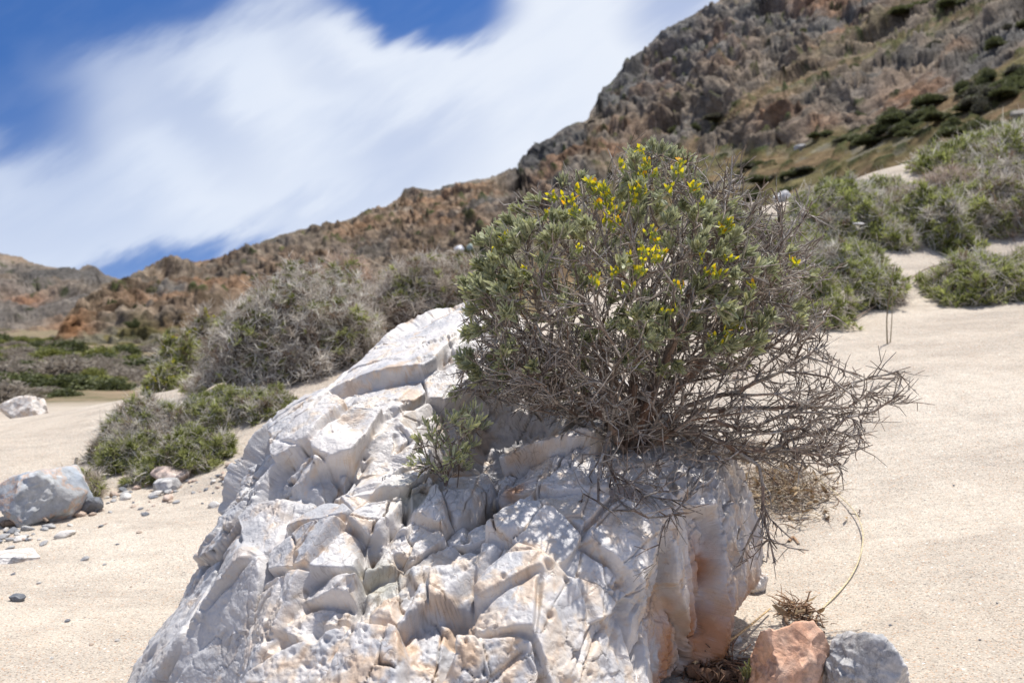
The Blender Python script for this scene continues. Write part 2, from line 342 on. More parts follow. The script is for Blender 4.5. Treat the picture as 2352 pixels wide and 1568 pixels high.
# ------------------------------------------------------------------ ground
G = [  # photo x, photo y, distance along Y
 (0, 1568, 1.24), (300, 1568, 1.24), (1700, 1568, 1.23), (2352, 1568, 1.14), (0, 1350, 1.68), (300, 1350, 1.67), (1700, 1400, 1.50), (2000, 1400, 1.47), (2352, 1350, 1.42),
 (0, 1200, 2.15), (300, 1200, 2.12), (500, 1150, 2.3), (1750, 1250, 1.82), (2000, 1200, 1.8), (2352, 1100, 1.95), (1850, 1080, 2.15), (2150, 1000, 2.2),
 (60, 1150, 2.5), (300, 1120, 2.6), (450, 1080, 2.6), (600, 1050, 2.5), (0, 1060, 2.85), (150, 1000, 3.1), (250, 970, 3.3), (400, 1000, 2.95), (560, 940, 3.1), (700, 940, 2.95), (870, 860, 3.25),
 (0, 985, 3.5), (130, 945, 3.9), (260, 922, 4.0), (480, 880, 4.0), (620, 850, 4.0), (760, 800, 4.1), (1000, 800, 3.7), (1200, 780, 3.6),
 (1400, 780, 3.2), (1600, 790, 3.1), (1800, 780, 3.1), (1950, 740, 3.4), (2100, 700, 3.7), (2352, 665, 3.75), (2050, 850, 2.7), (2352, 850, 2.6), (2352, 750, 3.1),
 (1500, 700, 4.1), (1700, 640, 4.3), (1830, 600, 4.3), (1980, 640, 4.1), (2080, 600, 4.3), (2160, 570, 4.5), (2230, 600, 4.3), (2352, 540, 4.5),
 (1560, 560, 5.1), (1700, 480, 5.9), (1820, 452, 6.0), (1900, 480, 5.4), (2000, 480, 5.1), (2140, 450, 5.2), (2352, 430, 5.1), (2000, 395, 6.2), (2110, 370, 6.3), (2200, 345, 6.3), (2352, 305, 6.3),
 (2700, 1000, 2.0), (2700, 600, 3.7), (2700, 300, 5.8), (-400, 1300, 1.9), (-400, 1050, 3.0), (-400, 1568, 1.2)]
g = np.array(G, float); GP = at(g[:, 0], g[:, 1], g[:, 2])
extra = np.array([(-1.5, 0, 0), (0, 0, 0), (1.5, 0, .02), (0, .8, 0), (-1, -1.5, -.05), (1.5, -1.5, .0), (3, 0, .2), (-3, .5, 0), (4.5, 2.2, .9),
  (-3.5, 5.6, -.28), (-2.2, 5.9, -.2), (-1.2, 6.2, -.05), (0, 6.0, .2), (1, 6.6, .4), (2, 8, .75), (-5, 4.5, -.15), (3.5, 8.8, 1.3), (5, 8, 1.9), (0, 1.5, .02), (0, 2.1, .08), (-.2, 3, .17), (.6, 2.6, .14)])
GP = np.vstack([GP, extra])
gz = rbf_fit(GP[:, :2], GP[:, 2], lambda r: r)
def ground_z(x, y):
    x = np.atleast_1d(np.asarray(x, float)); y = np.atleast_1d(np.asarray(y, float)); Q = np.stack([x, y], -1)
    # smooth the interpolation a little
    z = 0
    for a, b in ((0, 0), (.12, 0), (-.12, 0), (0, .12), (0, -.12)): z = z+gz(Q+np.array([a, b]))/5
    far = -.56-.036*np.clip(y-10, 0, 48)+.25*fbm(np.stack([x*.09, y*.09, x*0], -1), 3, 5)
    t = sst(6.3, 10.5, y+.0*x-np.clip(x, 0, 8)*.3); side = sst(5.0, 10.0, np.abs(x)); back = sst(2.0, 6, -y)
    z = z*(1-t)+far*t; z = z*(1-side)+far*side; z = z*(1-back)+(-.1)*back
    P3 = np.stack([x, y, x*0], -1)
    near = 1-sst(5, 9, y)
    z = z+near*(.026*fbm(P3*1.7, 3, 31)+.004*fbm(P3*7, 3, 37))
    return z
def hit(dx, dy, y0=1.0, y1=60):
    r = ray(dx, dy); t = np.concatenate([np.arange(y0, 9, .02), np.arange(9, y1, .1)])
    P = CAM+r[None]*t[:, None]; d = P[:, 2]-ground_z(P[:, 0], P[:, 1])
    k = np.argmax(d < 0) if (d < 0).any() else len(t)-1
    p = P[k].copy(); p[2] = ground_z(p[0], p[1])[0]; return p
na, nr = 520, 620
aa = np.radians(np.concatenate([np.linspace(-180, -40, 60, endpoint=False), np.linspace(-40, 42, 400, endpoint=False), np.linspace(42, 180, 61)]))
rr = np.concatenate([[.02, .3, .6], np.geomspace(.75, 9, 430), np.geomspace(9.1, 900, 120)])
R_, A2 = np.meshgrid(rr, aa, indexing='ij'); gx_ = R_*np.sin(A2); gy_ = R_*np.cos(A2)
gzv = ground_z(gx_.ravel(), gy_.ravel()).reshape(gx_.shape); far_ = sst(120, 300, R_); gzv = gzv*(1-far_)+(-3.0)*far_
GV = np.stack([gx_.ravel(), gy_.ravel(), gzv.ravel()], -1)
soil = sst(6.3, 8.5, GV[:, 1]-np.clip(GV[:, 0], 0, 8)*.35+.8*fbm(GV*.8, 3, 3)); soil = np.maximum(soil, sst(5.5, 8.5, np.abs(GV[:, 0])))*(GV[:, 1] > 2)
gcol = np.stack([soil]*3, -1)
sand = mesh('sand', GV, gridF(len(rr), len(aa))[:, ::-1], M_sand, col=gcol); tag(sand, 'pale beige sand beach and dune with scattered grains', 'sand', kind='structure')
# ------------------------------------------------------------------ hills
def prof(xs, ys):
    xs = np.array(xs, float); ys = np.array(ys, float); return lambda x: np.interp(x, xs, ys)
HS = {}
def hillmesh(name, x0, x1, ncol, nrow, ridge, foot_y, logD, amp, seed, label, colorf):
    xs = np.linspace(x0, x1, ncol)
    ry = ridge(xs)+3.5*fbm(np.stack([xs*.045, xs*0, xs*0], -1), 4, seed)+1.5*vn(np.stack([xs*.2, xs*0, xs*0], -1), seed+5)
    t = np.linspace(0, 1, nrow)[:, None]
    Y = foot_y+(ry[None]-foot_y)*t; X = np.broadcast_to(xs[None], Y.shape)
    q = np.stack([X.ravel(), Y.ravel()], -1); D = np.exp(logD(q/100)); P = CAM+ray(q[:, 0], q[:, 1])*D[:, None]
    F = gridF(nrow, ncol); n = normals(P, F); n[n@np.array([0, -1, .6]) < 0] *= -1
    P, col = colorf(P, n, q, D)
    P = P.reshape(nrow, ncol, 3)
    # the far slope behind the ridge
    top = P[-1]; back = [top+np.array([0, k*12., -k*k*3.0+0*k])-np.array([0, 0, 2.*k]) for k in range(1, 6)]
    P = np.concatenate([P, np.array(back)], 0); col = np.concatenate([col, np.tile(col[-ncol:], (5, 1))], 0)
    HS[name] = (P[:nrow].reshape(-1, 3), q)
    F = gridF(nrow+5, ncol)[:, ::-1]
    o = mesh(name, P.reshape(-1, 3), F, M_hill, col=col, smooth=True); tag(o, label, 'hill', kind='structure'); return o
def rockrelief(P, n, k, rough, sc=1.0):
    """blocky cliff relief, k metres"""
    Q = P*np.array([1, 1, .75])/sc; Q = Q+.25*np.stack([fbm(Q*.25, 2, s) for s in (1, 2, 3)], -1)*3
    f1, e1, i1 = facets(Q/7.0, 3, 1.3, .55, .22); f2, e2, i2 = facets(Q/2.4, 9, 1.4, .6, .25); f3, e3, i3 = facets(Q/1.0, 15, 1.2, .55, .3)
    d = 1.25*f1+.36*f2+.22*f3-.45*(1-sst(0, .18, e1))-.28*(1-sst(0, .2, e2))
    d = d+.5*ridged(Q*.18, 3, 40)
    return d*k*rough, i1, i2, e2
BL = lambda q, x, y, rx, ry: np.exp(-((q[:, 0]-x)/rx)**2-((q[:, 1]-y)/ry)**2)
HR = prof([60, 95, 110, 130, 150, 180, 230, 290, 320, 345, 400, 430, 470, 540, 600, 640, 700, 790, 850, 880, 915, 930, 950, 975, 990, 1050, 1090, 1120, 1160, 1185, 1200, 1215, 1228, 1262, 1300, 1345, 1368, 1385, 1400, 1445, 1480, 1530, 1600, 1660, 1760, 1900, 2100, 2700],
          [820, 800, 790, 770, 725, 690, 655, 637, 622, 610, 605, 605, 598, 578, 553, 542, 524, 506, 484, 473, 455, 432, 430, 436, 438, 419, 414, 409, 395, 392, 372, 345, 332, 316, 292, 275, 240, 200, 192, 140, 112, 62, 28, -4, -60, -130, -220, -400])
HC = np.array([(60, 830, 40), (130, 780, 45), (300, 760, 48), (500, 720, 50), (200, 690, 60), (290, 640, 75), (400, 690, 60), (450, 600, 110), (600, 640, 75), (600, 550, 120), (800, 600, 75), (800, 505, 130), (850, 700, 50), (1000, 560, 68), (1000, 600, 58), (1000, 440, 140), (1200, 560, 55), (1100, 480, 85), (1200, 480, 74), (1190, 400, 150), (1250, 320, 150), (1300, 400, 105), (1380, 220, 170), (1400, 400, 96), (1500, 450, 72), (1600, 480, 56),
 (1650, 300, 112), (1500, 300, 125), (1450, 150, 185), (1600, 150, 155), (1550, 40, 205), (1700, -20, 195), (1700, 345, 82), (1715, 265, 90), (1650, 400, 72), (1800, 335, 76), (1800, 240, 84), (1950, 290, 68), (1950, 205, 77), (2100, 225, 62), (2100, 160, 74), (1800, 180, 118), (1800, 50, 160), (2000, -10, 150), (2000, 110, 108), (2200, 200, 57), (2200, 100, 84), (2350, 120, 54), (2350, 20, 78), (2350, -150, 140), (1820, 430, 52), (2000, 380, 45), (2200, 300, 40), (2352, 280, 36),
 (60, 850, 40), (400, 850, 36), (900, 850, 30), (1400, 850, 30), (1900, 850, 28), (2500, 850, 26), (700, 740, 38), (1100, 700, 40), (1500, 700, 38), (2000, 650, 34), (2500, 500, 32), (2700, 0, 80), (2700, -400, 160)], float)
HD = rbf_fit(HC[:, :2]/100, np.log(HC[:, 2]), lambda r: r)
def near_poly(q, pts):
    """signed height of q above the polyline (photo units, + is above)"""
    p = np.array(pts, float); return np.interp(q[:, 0], p[:, 0], p[:, 1])-q[:, 1]
def hill_color(P, n, q, D):
    wob = 16*fbm(np.stack([q[:, 0]*.012, q[:, 1]*.012, 0*q[:, 0]], -1), 4, 77)
    above = near_poly(q, [(0, 790), (130, 790), (480, 735), (620, 690), (900, 640), (1100, 560), (1190, 505), (1330, 440), (1480, 372), (1560, 365), (1660, 345), (1820, 338), (1960, 300), (2060, 262), (2200, 200), (2352, 130), (2700, -50)])+wob
    ledge = near_poly(q, [(0, -900), (1440, -900), (1450, 420), (1560, 345), (1680, 268), (1800, 205), (1900, 165), (2050, 105), (2200, 40), (2352, -10), (2700, -120)])+wob
    ramp_ = np.exp(-(ledge/22)**2)*sst(1440, 1500, q[:, 0])
    midle = near_poly(q, [(0, -900), (1340, -900), (1350, 400), (1600, 320), (1900, 120), (2352, -120), (2700, -300)])+wob; ramp2 = np.exp(-(midle/12)**2)*sst(1340, 1400, q[:, 0])*.7
    rock = sst(-6, 8, above)*(1-.85*ramp_)*(1-.7*ramp2)
    leftslope = (1-sst(1100, 1230, q[:, 0]))
    rock = rock*(1-leftslope*.12)
    k = D/75
    d, i1, i2, e2 = rockrelief(P, n, 1.0, .25+.95*rock)
    d = d*np.clip(k, .5, 1.6)*(1-.35*leftslope)+.5*leftslope*facets(P/.9, 66, 1.3, .6, .25)[0]*sst(20, 60, D)
    edge = sst(HR(q[:, 0])+2, HR(q[:, 0])+22, q[:, 1])*.85+.15; d = d*edge
    P2 = P+n*d[:, None]
    big = fbm(P*.035, 4, 51); med = fbm(P*.13, 4, 52); sm = fbm(P*.5, 3, 53)
    tan = np.array([.205, .168, .130]); grey = np.array([.160, .152, .140]); dark = np.array([.085, .085, .085]); org = np.array([.30, .155, .08]); soil = np.array([.21, .145, .08]); green = np.array([.042, .055, .018]); dry = np.array([.17, .145, .065])
    c = grey+(tan-grey)*sst(-.3, .3, big+.5*med+.3*(i2-.5))[:, None]
    c = c*(1+.7*(i2-.5))[:, None]
    c = c*(1+.6*leftslope*(h3(*worley(P/1.3, 67)[4].T, 4)-.5)*2*.6)[:, None]
    o = sst(.12, .4, .6*fbm(P*.06, 4, 61)+.5*med)*.55
    for (x, y, rx, ry, a) in [(1780, 265, 70, 45, .75), (1890, 285, 40, 30, .6), (2080, 225, 70, 35, .9), (2130, 190, 60, 30, .7), (1660, 120, 60, 50, .45), (1900, 10, 120, 30, .7), (1520, 180, 40, 60, .4), (1480, 300, 60, 40, .3), (1000, 500, 130, 40, .6), (880, 560, 160, 25, .35), (350, 690, 130, 40, .6), (600, 600, 200, 18, .6), (170, 760, 50, 40, 1.0), (500, 660, 200, 35, .65), (700, 620, 120, 30, .5), (1220, 470, 90, 60, .35)]:
        o = np.maximum(o, a*BL(q, x, y, rx, ry)*sst(-.5, .15, med+.4*sm))
    c = c*(1-o[:, None])+org*(.75+.5*i2)[:, None]*o[:, None]
    # dark rock along the left ridge of the peak and outcrops
    for (x, y, rx, ry, a) in [(1235, 345, 45, 60, .8), (1390, 215, 35, 50, .8), (1190, 440, 30, 60, .7), (945, 440, 32, 16, 1.0), (1300, 300, 40, 25, .6), (1440, 160, 40, 40, .5), (1540, 60, 60, 40, .3), (600, 600, 90, 25, .3), (760, 560, 120, 18, .4)]:
        m = a*BL(q, x, y, rx, ry)*sst(-.5, .1, med+.3); c = c*(1-m[:, None])+dark*m[:, None]
    nr_ = 1-rock
    s = soil+(dry-soil)*sst(-.2, .3, med+.3*sm)[:, None]; s = s*(1+.45*sm)[:, None]
    c = c*(1-nr_[:, None])+s*nr_[:, None]
    st = (sst(.12, .2, sm)*sst(0, .3, med+.2)*nr_*.5)[:, None]; c = c*(1-st)+grey*1.25*st
    # scrub in clumps, thicker on soil and ledges
    e = worley(P/np.array([1.7, 1.7, 1.2])+.3*np.stack([med]*3, -1), 88); near = 1-sst(.28, .42, e[0]); pick = h3(e[4][:, 0], e[4][:, 1], e[4][:, 2], 5)
    dens = .16-.06*leftslope+.30*nr_+.2*ramp_+.25*sst(1700, 2100, q[:, 0])*nr_
    gm = near*(pick < dens); 
    P2 = P2+np.array([0, -.1, .5])*gm[:, None]*np.clip(k, .5, 1.2)[:, None]*edge[:, None]
    gg = green*(.7+.9*h3(e[4][:, 0], e[4][:, 1], e[4][:, 2], 6))[:, None]; gg = gg+(h3(e[4][:, 0], e[4][:, 1], e[4][:, 2], 7) > .6)[:, None]*np.array([.05, .035, .02])
    c = c*(1-gm[:, None]*.9)+gg*gm[:, None]*.9
    return P2, c
hillmesh('hillside', 60, 2700, 800, 380, HR, 850, HD, 1, 21, 'rocky mountain slope of grey and orange crags with scrub rising to the right', hill_color)
LR = prof([-2600, -1900, -1200, -600, -300, -100, 0, 40, 80, 110, 150, 185, 195, 205, 218, 232, 250, 300, 420], [640, 560, 480, 520, 545, 560, 580, 588, 602, 612, 615, 616, 608, 606, 612, 626, 634, 648, 690])
LD = rbf_fit(np.array([(-26, 8.5), (-26, 5.5), (-6, 8.5), (-6, 5.2), (0, 8.5), (0, 7.6), (0, 6.9), (0, 5.8), (2, 6.1), (2, 7), (4.2, 8.5), (4.2, 6.9), (1.5, 7.8)]), np.log(np.array([60, 150, 50, 150, 52, 72, 110, 190, 165, 100, 55, 130, 66.])), lambda r: r)
def left_color(P, n, q, D):
    d, i1, i2, e2 = rockrelief(P, n, 1.0, .9, 1.3); edge = sst(0, 25, q[:, 1]-LR(q[:, 0]))*.8+.2
    P2 = P+n*(d*edge*1.1)[:, None]; big = fbm(P*.03, 4, 151); med = fbm(P*.12, 4, 152)
    tan = np.array([.29, .215, .15]); grey = np.array([.175, .155, .135]); dark = np.array([.085, .083, .08]); org = np.array([.33, .16, .08])
    c = grey+(tan-grey)*sst(-.35, .3, big+.6*med)[:, None]; c = c*(1+.5*(i2-.5))[:, None]
    for (x, y, rx, ry, a, k) in [(205, 625, 60, 22, .9, dark), (90, 630, 80, 16, .8, dark), (40, 598, 60, 12, .7, tan*1.2), (60, 680, 50, 10, .7, org), (150, 770, 40, 30, .6, org)]:
        m = a*BL(q, x, y, rx, ry); c = c*(1-m[:, None])+k*m[:, None]
    e = worley(P/2.2, 188); gm = (1-sst(.26, .4, e[0]))*(h3(e[4][:, 0], e[4][:, 1], e[4][:, 2], 5) < .22)
    c = c*(1-gm[:, None]*.9)+np.array([.05, .06, .025])*gm[:, None]*.9
    return P2, c
hillmesh('distant_hill', -2600, 420, 620, 180, LR, 860, LD, 1, 31, 'distant grey rocky hill with a dark outcrop at the far left', left_color)
# ------------------------------------------------------------------ the white boulder
K = [  # photo x, photo y, distance
 (1060, 690, 1.75), (985, 715, 1.72), (1110, 700, 1.74), (930, 795, 1.66), (872, 855, 1.60), (815, 900, 1.56), (722, 950, 1.46), (625, 1022, 1.40), (562, 1082, 1.40), (503, 1172, 1.36), (443, 1272, 1.32), (374, 1432, 1.26), (330, 1568, 1.20),
 (1000, 850, 1.56), (1060, 900, 1.52), (900, 930, 1.44), (790, 985, 1.34), (900, 1050, 1.33), (1050, 1075, 1.40), (1150, 950, 1.53), (1250, 990, 1.43), (1230, 1040, 1.30), (1400, 1000, 1.45), (1550, 1015, 1.46), (1642, 1060, 1.45), (1700, 1110, 1.44), (1732, 1195, 1.43), (1712, 1270, 1.42), (1655, 1370, 1.40), (1620, 1450, 1.33), (1600, 1568, 1.22),
 (1200, 800, 1.66), (1350, 850, 1.62), (700, 1150, 1.21), (850, 1200, 1.14), (1000, 1150, 1.23), (1150, 1120, 1.24), (1300, 1100, 1.22), (1450, 1110, 1.27), (1600, 1160, 1.31), (1550, 1300, 1.21), (1500, 1450, 1.14), (600, 1300, 1.15), (800, 1350, 1.04), (1000, 1300, 1.09), (1150, 1250, 1.09), (1300, 1250, 1.08), (1450, 1250, 1.14),
 (500, 1450, 1.11), (700, 1480, .99), (900, 1500, .95), (1100, 1450, .96), (1300, 1450, .98), (1400, 1530, 1.02), (620, 1100, 1.31), (560, 1220, 1.26), (480, 1380, 1.19), (640, 1420, 1.06), (860, 1420, .99)]
kk = np.array(K, float); KP = at(kk[:, 0], kk[:, 1], kk[:, 2])
back = np.array([(.40, 1.52, .19), (.40, 1.52, .10), (.35, 1.53, .03), (.36, 1.6, .20), (.35, 1.62, .10), (.31, 1.6, .0), (.30, 1.45, -.05), (.31, 1.38, -.03), (.24, 1.22, -.04), (.27, 1.75, .25), (.15, 1.76, .40), (-.02, 1.88, .50), (.28, 1.6, .33), (.15, 1.9, .25), (0, 2.0, .3), (-.2, 1.95, .36), (-.36, 1.8, .2), (-.40, 1.65, .1), (-.45, 1.5, 0), (0, 2.0, .1), (.22, 1.9, 0), (-.3, 1.95, 0),
  (.25, 1.15, -.1), (.1, .95, -.02), (-.1, .88, .0), (-.3, .95, -.02), (-.45, 1.1, -.1), (0, .95, -.15), (0, 1.4, -.35), (.27, 1.4, -.15), (-.4, 1.4, -.2), (0, 1.9, -.2), (-.25, 1.1, -.15)])
RC = np.array([-.04, 1.42, .10]); BP = np.vstack([KP, back])-RC; Rr = np.linalg.norm(BP, axis=1); Dd = BP/Rr[:, None]
rfun = rbf_fit(Dd, np.log(Rr), lambda r: np.sqrt(r*r+.0004))
n_ = 460; ax = np.linspace(-1, 1, n_+1); ax = np.tan(ax*PI/4); a1, a2 = np.meshgrid(ax, ax, indexing='ij'); a1 = a1.ravel(); a2 = a2.ravel(); one = np.ones_like(a1)
faces = [(-one, None)]
cubes = [np.stack([a1, -one, a2], -1), np.stack([-a1, one, a2], -1), np.stack([one, a1, a2], -1), np.stack([-one, -a1, a2], -1), np.stack([a1, a2, one], -1)]
Vd = np.concatenate(cubes); Fd = np.concatenate([gridF(n_+1, n_+1, k*(n_+1)**2) for k in range(5)])
keep = ~(Vd[Fd].mean(1)[:, 2] < -.75); Fd = Fd[keep]
key = np.round(Vd*1e6).astype(np.int64); _, first, inv = np.unique(key, axis=0, return_index=True, return_inverse=True); inv = inv.ravel()
Vd = Vd[first]; Fd = inv[Fd]; dirs = unit(Vd)
used = np.unique(Fd); mp = np.full(len(Vd), -1); mp[used] = np.arange(len(used)); Vd = Vd[used]; dirs = dirs[used]; Fd = mp[Fd]
RP = RC+dirs*np.exp(rfun(dirs))[:, None]
nn = normals(RP, Fd)
if (nn*dirs).sum(1).mean() < 0: Fd = Fd[:, ::-1]; nn = -nn
def proj(P):
    """photo coordinates of a point, to place the rock's own named features"""
    v = P-CAM; f = v[:, 1]*math.cos(PITCH)-v[:, 2]*math.sin(PITCH); u = v[:, 1]*math.sin(PITCH)+v[:, 2]*math.cos(PITCH)
    return (512+FPX*v[:, 0]/f)*2.296875, (341-FPX*u/f)*2.296875
def gauss3(P, x, y, D, r):
    c = at(x, y, D); return np.exp(-((P-c)**2).sum(1)/(r*r))
wob = np.stack([fbm(RP*9, 3, s) for s in (201, 202, 203)], -1)
dg = unit(np.array([.50, .45, .62]))          # the marble splits along this direction, up to the right
dg2 = unit(np.array([-.55, .1, .83]))
def aniso(P, k): return P-dg*((P@dg)*(1-k))[:, None]
# hand-placed large blocks (photo x, y, distance, outward step)
BK = [(700, 985, 1.36, .02), (790, 1000, 1.33, .012), (900, 890, 1.47, .0), (1000, 790, 1.62, .0), (1060, 860, 1.56, .004), (980, 1000, 1.42, .0), (900, 1040, 1.34, .008), (665, 1090, 1.28, -.008), (740, 1100, 1.24, -.02), (580, 1130, 1.32, .0), (620, 1200, 1.24, .012), (560, 1280, 1.22, .012), (700, 1280, 1.12, .015), (780, 1200, 1.18, .01), (870, 1110, 1.24, .0), (820, 1160, 1.2, -.006),
 (860, 1280, 1.1, -.004), (930, 1220, 1.14, -.012), (1000, 1180, 1.2, .012), (880, 1215, 1.15, .0), (1050, 1150, 1.22, .0), (1100, 1180, 1.18, -.02), (780, 1290, 1.08, .004), (760, 1350, 1.06, .0), (640, 1380, 1.08, .01), (720, 1420, 1.03, -.012), (900, 1340, 1.05, -.02), (980, 1300, 1.08, .0), (1040, 1350, 1.02, .01), (950, 1400, 1.0, .01), (1000, 1440, .98, -.02), (870, 1510, .95, .012), (700, 1500, 1.0, .0),
 (1150, 1330, 1.04, .016), (1230, 1220, 1.1, .014), (1300, 1160, 1.16, .0), (1400, 1270, 1.12, .016), (1360, 1350, 1.06, .0), (1180, 1420, .98, .016), (1150, 1520, .95, .01), (1290, 1430, 1.0, .0), (1380, 1480, 1.02, .0), (1330, 1080, 1.22, .008), (1250, 1010, 1.34, .012), (1200, 1100, 1.26, -.01), (1480, 1380, 1.12, .0), (1490, 1480, 1.12, -.006), (1560, 1250, 1.25, .0), (1660, 1180, 1.38, .0), (1560, 1120, 1.33, .0), (1440, 1120, 1.27, .0), (440, 1420, 1.22, .0), (520, 1470, 1.1, -.01), (1100, 950, 1.5, -.03), (1140, 1040, 1.42, -.04), (1080, 1080, 1.36, -.03)]
bk = np.array(BK); BS = at(bk[:, 0], bk[:, 1], bk[:, 2]); r2 = np.random.default_rng(11)
extra_b = RC+unit(r2.normal(size=(40, 3)))*.45; extra_b = extra_b[extra_b[:, 1] > 1.55]; BS = np.vstack([BS, extra_b]); bstep = np.concatenate([bk[:, 3]*1.5, r2.normal(0, .008, len(extra_b))])
tl = r2.normal(0, .42, (len(BS), 3))
Q = aniso(RP+wob*.016, .62); BSa = aniso(BS, .62)
Fa = np.full(len(Q), 9.); Fb = np.full(len(Q), 9.); Ia = np.zeros(len(Q), int); Ib = np.zeros(len(Q), int)
for i in range(len(BSa)):
    d = np.sqrt(((Q-BSa[i])**2).sum(1)); m = d < Fa; m2 = (~m) & (d < Fb)
    Fb = np.where(m, Fa, np.where(m2, d, Fb)); Ib = np.where(m, Ia, np.where(m2, i, Ib)); Fa = np.where(m, d, Fa); Ia = np.where(m, i, Ia)
near_v = np.array([np.argmin(((RP-b_)**2).sum(1)) for b_ in BS]); BS = RP[near_v]; nb = nn[near_v]; ridge_dir = unit(np.cross(dg[None], nb)); flat_dir = unit(np.cross(ridge_dir, nb))
tt_ = r2.choice([-1, 1], len(BS))*r2.uniform(.12, .55, len(BS)); nb = unit(nb+ridge_dir*tt_[:, None]+flat_dir*r2.normal(0, .16, len(BS))[:, None])
def plane(I): return -((RP-BS[I])*nb[I]).sum(1)/np.maximum((nn*nb[I]).sum(1), .35)+bstep[I]
va = plane(Ia); vb = plane(Ib); e0 = Fb-Fa
w0 = .5+.5*sst(0, .0035, e0); blk = va*w0+vb*(1-w0); blk = .042*np.tanh(blk/.042)*.9
flank = sst(.16, .27, RP[:, 0]+.15*(1.35-RP[:, 1])+.03*wob[:, 0])*sst(-.2, .2, nn[:, 0]+.1)      # the fluted right flank
pit = np.zeros(len(RP))
for a in [(1090, 1480, .97, .05, 1), (960, 1460, .98, .05, .8), (800, 1500, 1.0, .07, .8), (880, 1390, 1.03, .03, .9), (1230, 1050, 1.3, .05, .9), (1350, 1250, 1.16, .04, .9), (1500, 1400, 1.14, .05, .8), (1620, 1330, 1.38, .06, 1), (1630, 1450, 1.33, .06, 1), (1590, 1380, 1.3, .05, 1), (1590, 1540, 1.22, .07, 1), (640, 1160, 1.25, .04, .5), (470, 1330, 1.27, .06, .5), (1180, 1180, 1.2, .03, .8), (1080, 1310, 1.06, .03, .6), (1330, 1200, 1.18, .035, .9), (620, 1480, 1.03, .07, .6)]:
    pit = np.maximum(pit, a[4]*gauss3(RP, a[0], a[1], a[2], a[3]))
slab = np.clip(gauss3(RP, 1000, 830, 1.58, .14)+gauss3(RP, 1200, 1450, .97, .08)+gauss3(RP, 1200, 1330, 1.04, .08)+gauss3(RP, 760, 980, 1.36, .09), 0, 1)
rough = np.clip(1-.62*slab, .2, 1)*(1-.35*flank)*(.35+.75*sst(-.25, .3, vn(RP*7.5, 58)))
disp = blk - .030*(1-sst(0, .0055, e0))*sst(-.55, .1, vn(RP*16, 61))*(1-.8*flank)
# named hollows and crevices (photo x, y, distance, radius, depth)
for (x, y, D, r, dep) in [(805, 970, 1.35, .028, .022), (1080, 1065, 1.42, .055, .055), (1130, 1000, 1.48, .07, .065), (1220, 945, 1.52, .06, .05), (845, 1270, 1.12, .022, .035), (850, 1250, 1.12, .018, .03), (1100, 1165, 1.2, .02, .03), (1125, 1130, 1.22, .015, .03), (1200, 1100, 1.28, .022, .03), (1080, 1430, .99, .018, .03), (960, 1290, 1.1, .016, .015), (760, 1080, 1.26, .02, .02), (1640, 1290, 1.4, .02, .02), (1050, 1390, 1.0, .02, .02), (820, 1400, 1.03, .015, .02), (1410, 1380, 1.08, .03, .012), (1640, 1440, 1.35, .05, .03)]:
    disp -= dep*gauss3(RP, x, y, D, r)
def crack(P, pts, w, dep):
    """a cleft that runs through photo points at given distances"""
    q = [at(*p) for p in pts]; out = np.full(len(P), 9.)
    near = (np.abs(P-np.mean(q, 0)).max(1) < .3); Pn = P[near]; o = out[near]
    for a, b in zip(q[:-1], q[1:]):
        ab = b-a; t = np.clip(((Pn-a)@ab)/(ab@ab), 0, 1); d = Pn-(a+t[:, None]*ab)
        vd = unit(a-CAM); d = d-np.outer(d@vd, vd); o = np.minimum(o, np.linalg.norm(d, axis=1))
    out[near] = o; g = np.clip(1-out/(1.5*w), 0, 1)**1.3*((P-CAM)@vd < np.linalg.norm(q[0]-CAM)+.12); return dep*g
Pc = RP+wob*.004
crk = np.zeros(len(RP)); Pg_ = RP+wob*.012
for pts, w_, dep in [([(630, 1140, 1.27), (740, 1125, 1.24), (850, 1045, 1.32), (900, 970, 1.42)], .010, .022), ([(690, 1440, 1.05), (810, 1345, 1.06), (850, 1265, 1.12), (930, 1180, 1.18), (990, 1120, 1.24)], .010, .03), ([(1020, 1560, .93), (1045, 1440, .98), (1090, 1340, 1.04), (1180, 1260, 1.09)], .010, .026),
  ([(930, 1420, .99), (960, 1340, 1.05), (1040, 1240, 1.13)], .009, .018), ([(560, 1560, 1.06), (640, 1470, 1.05), (700, 1440, 1.04)], .012, .03)]:
    disp -= crack(Pg_, pts, w_, dep)
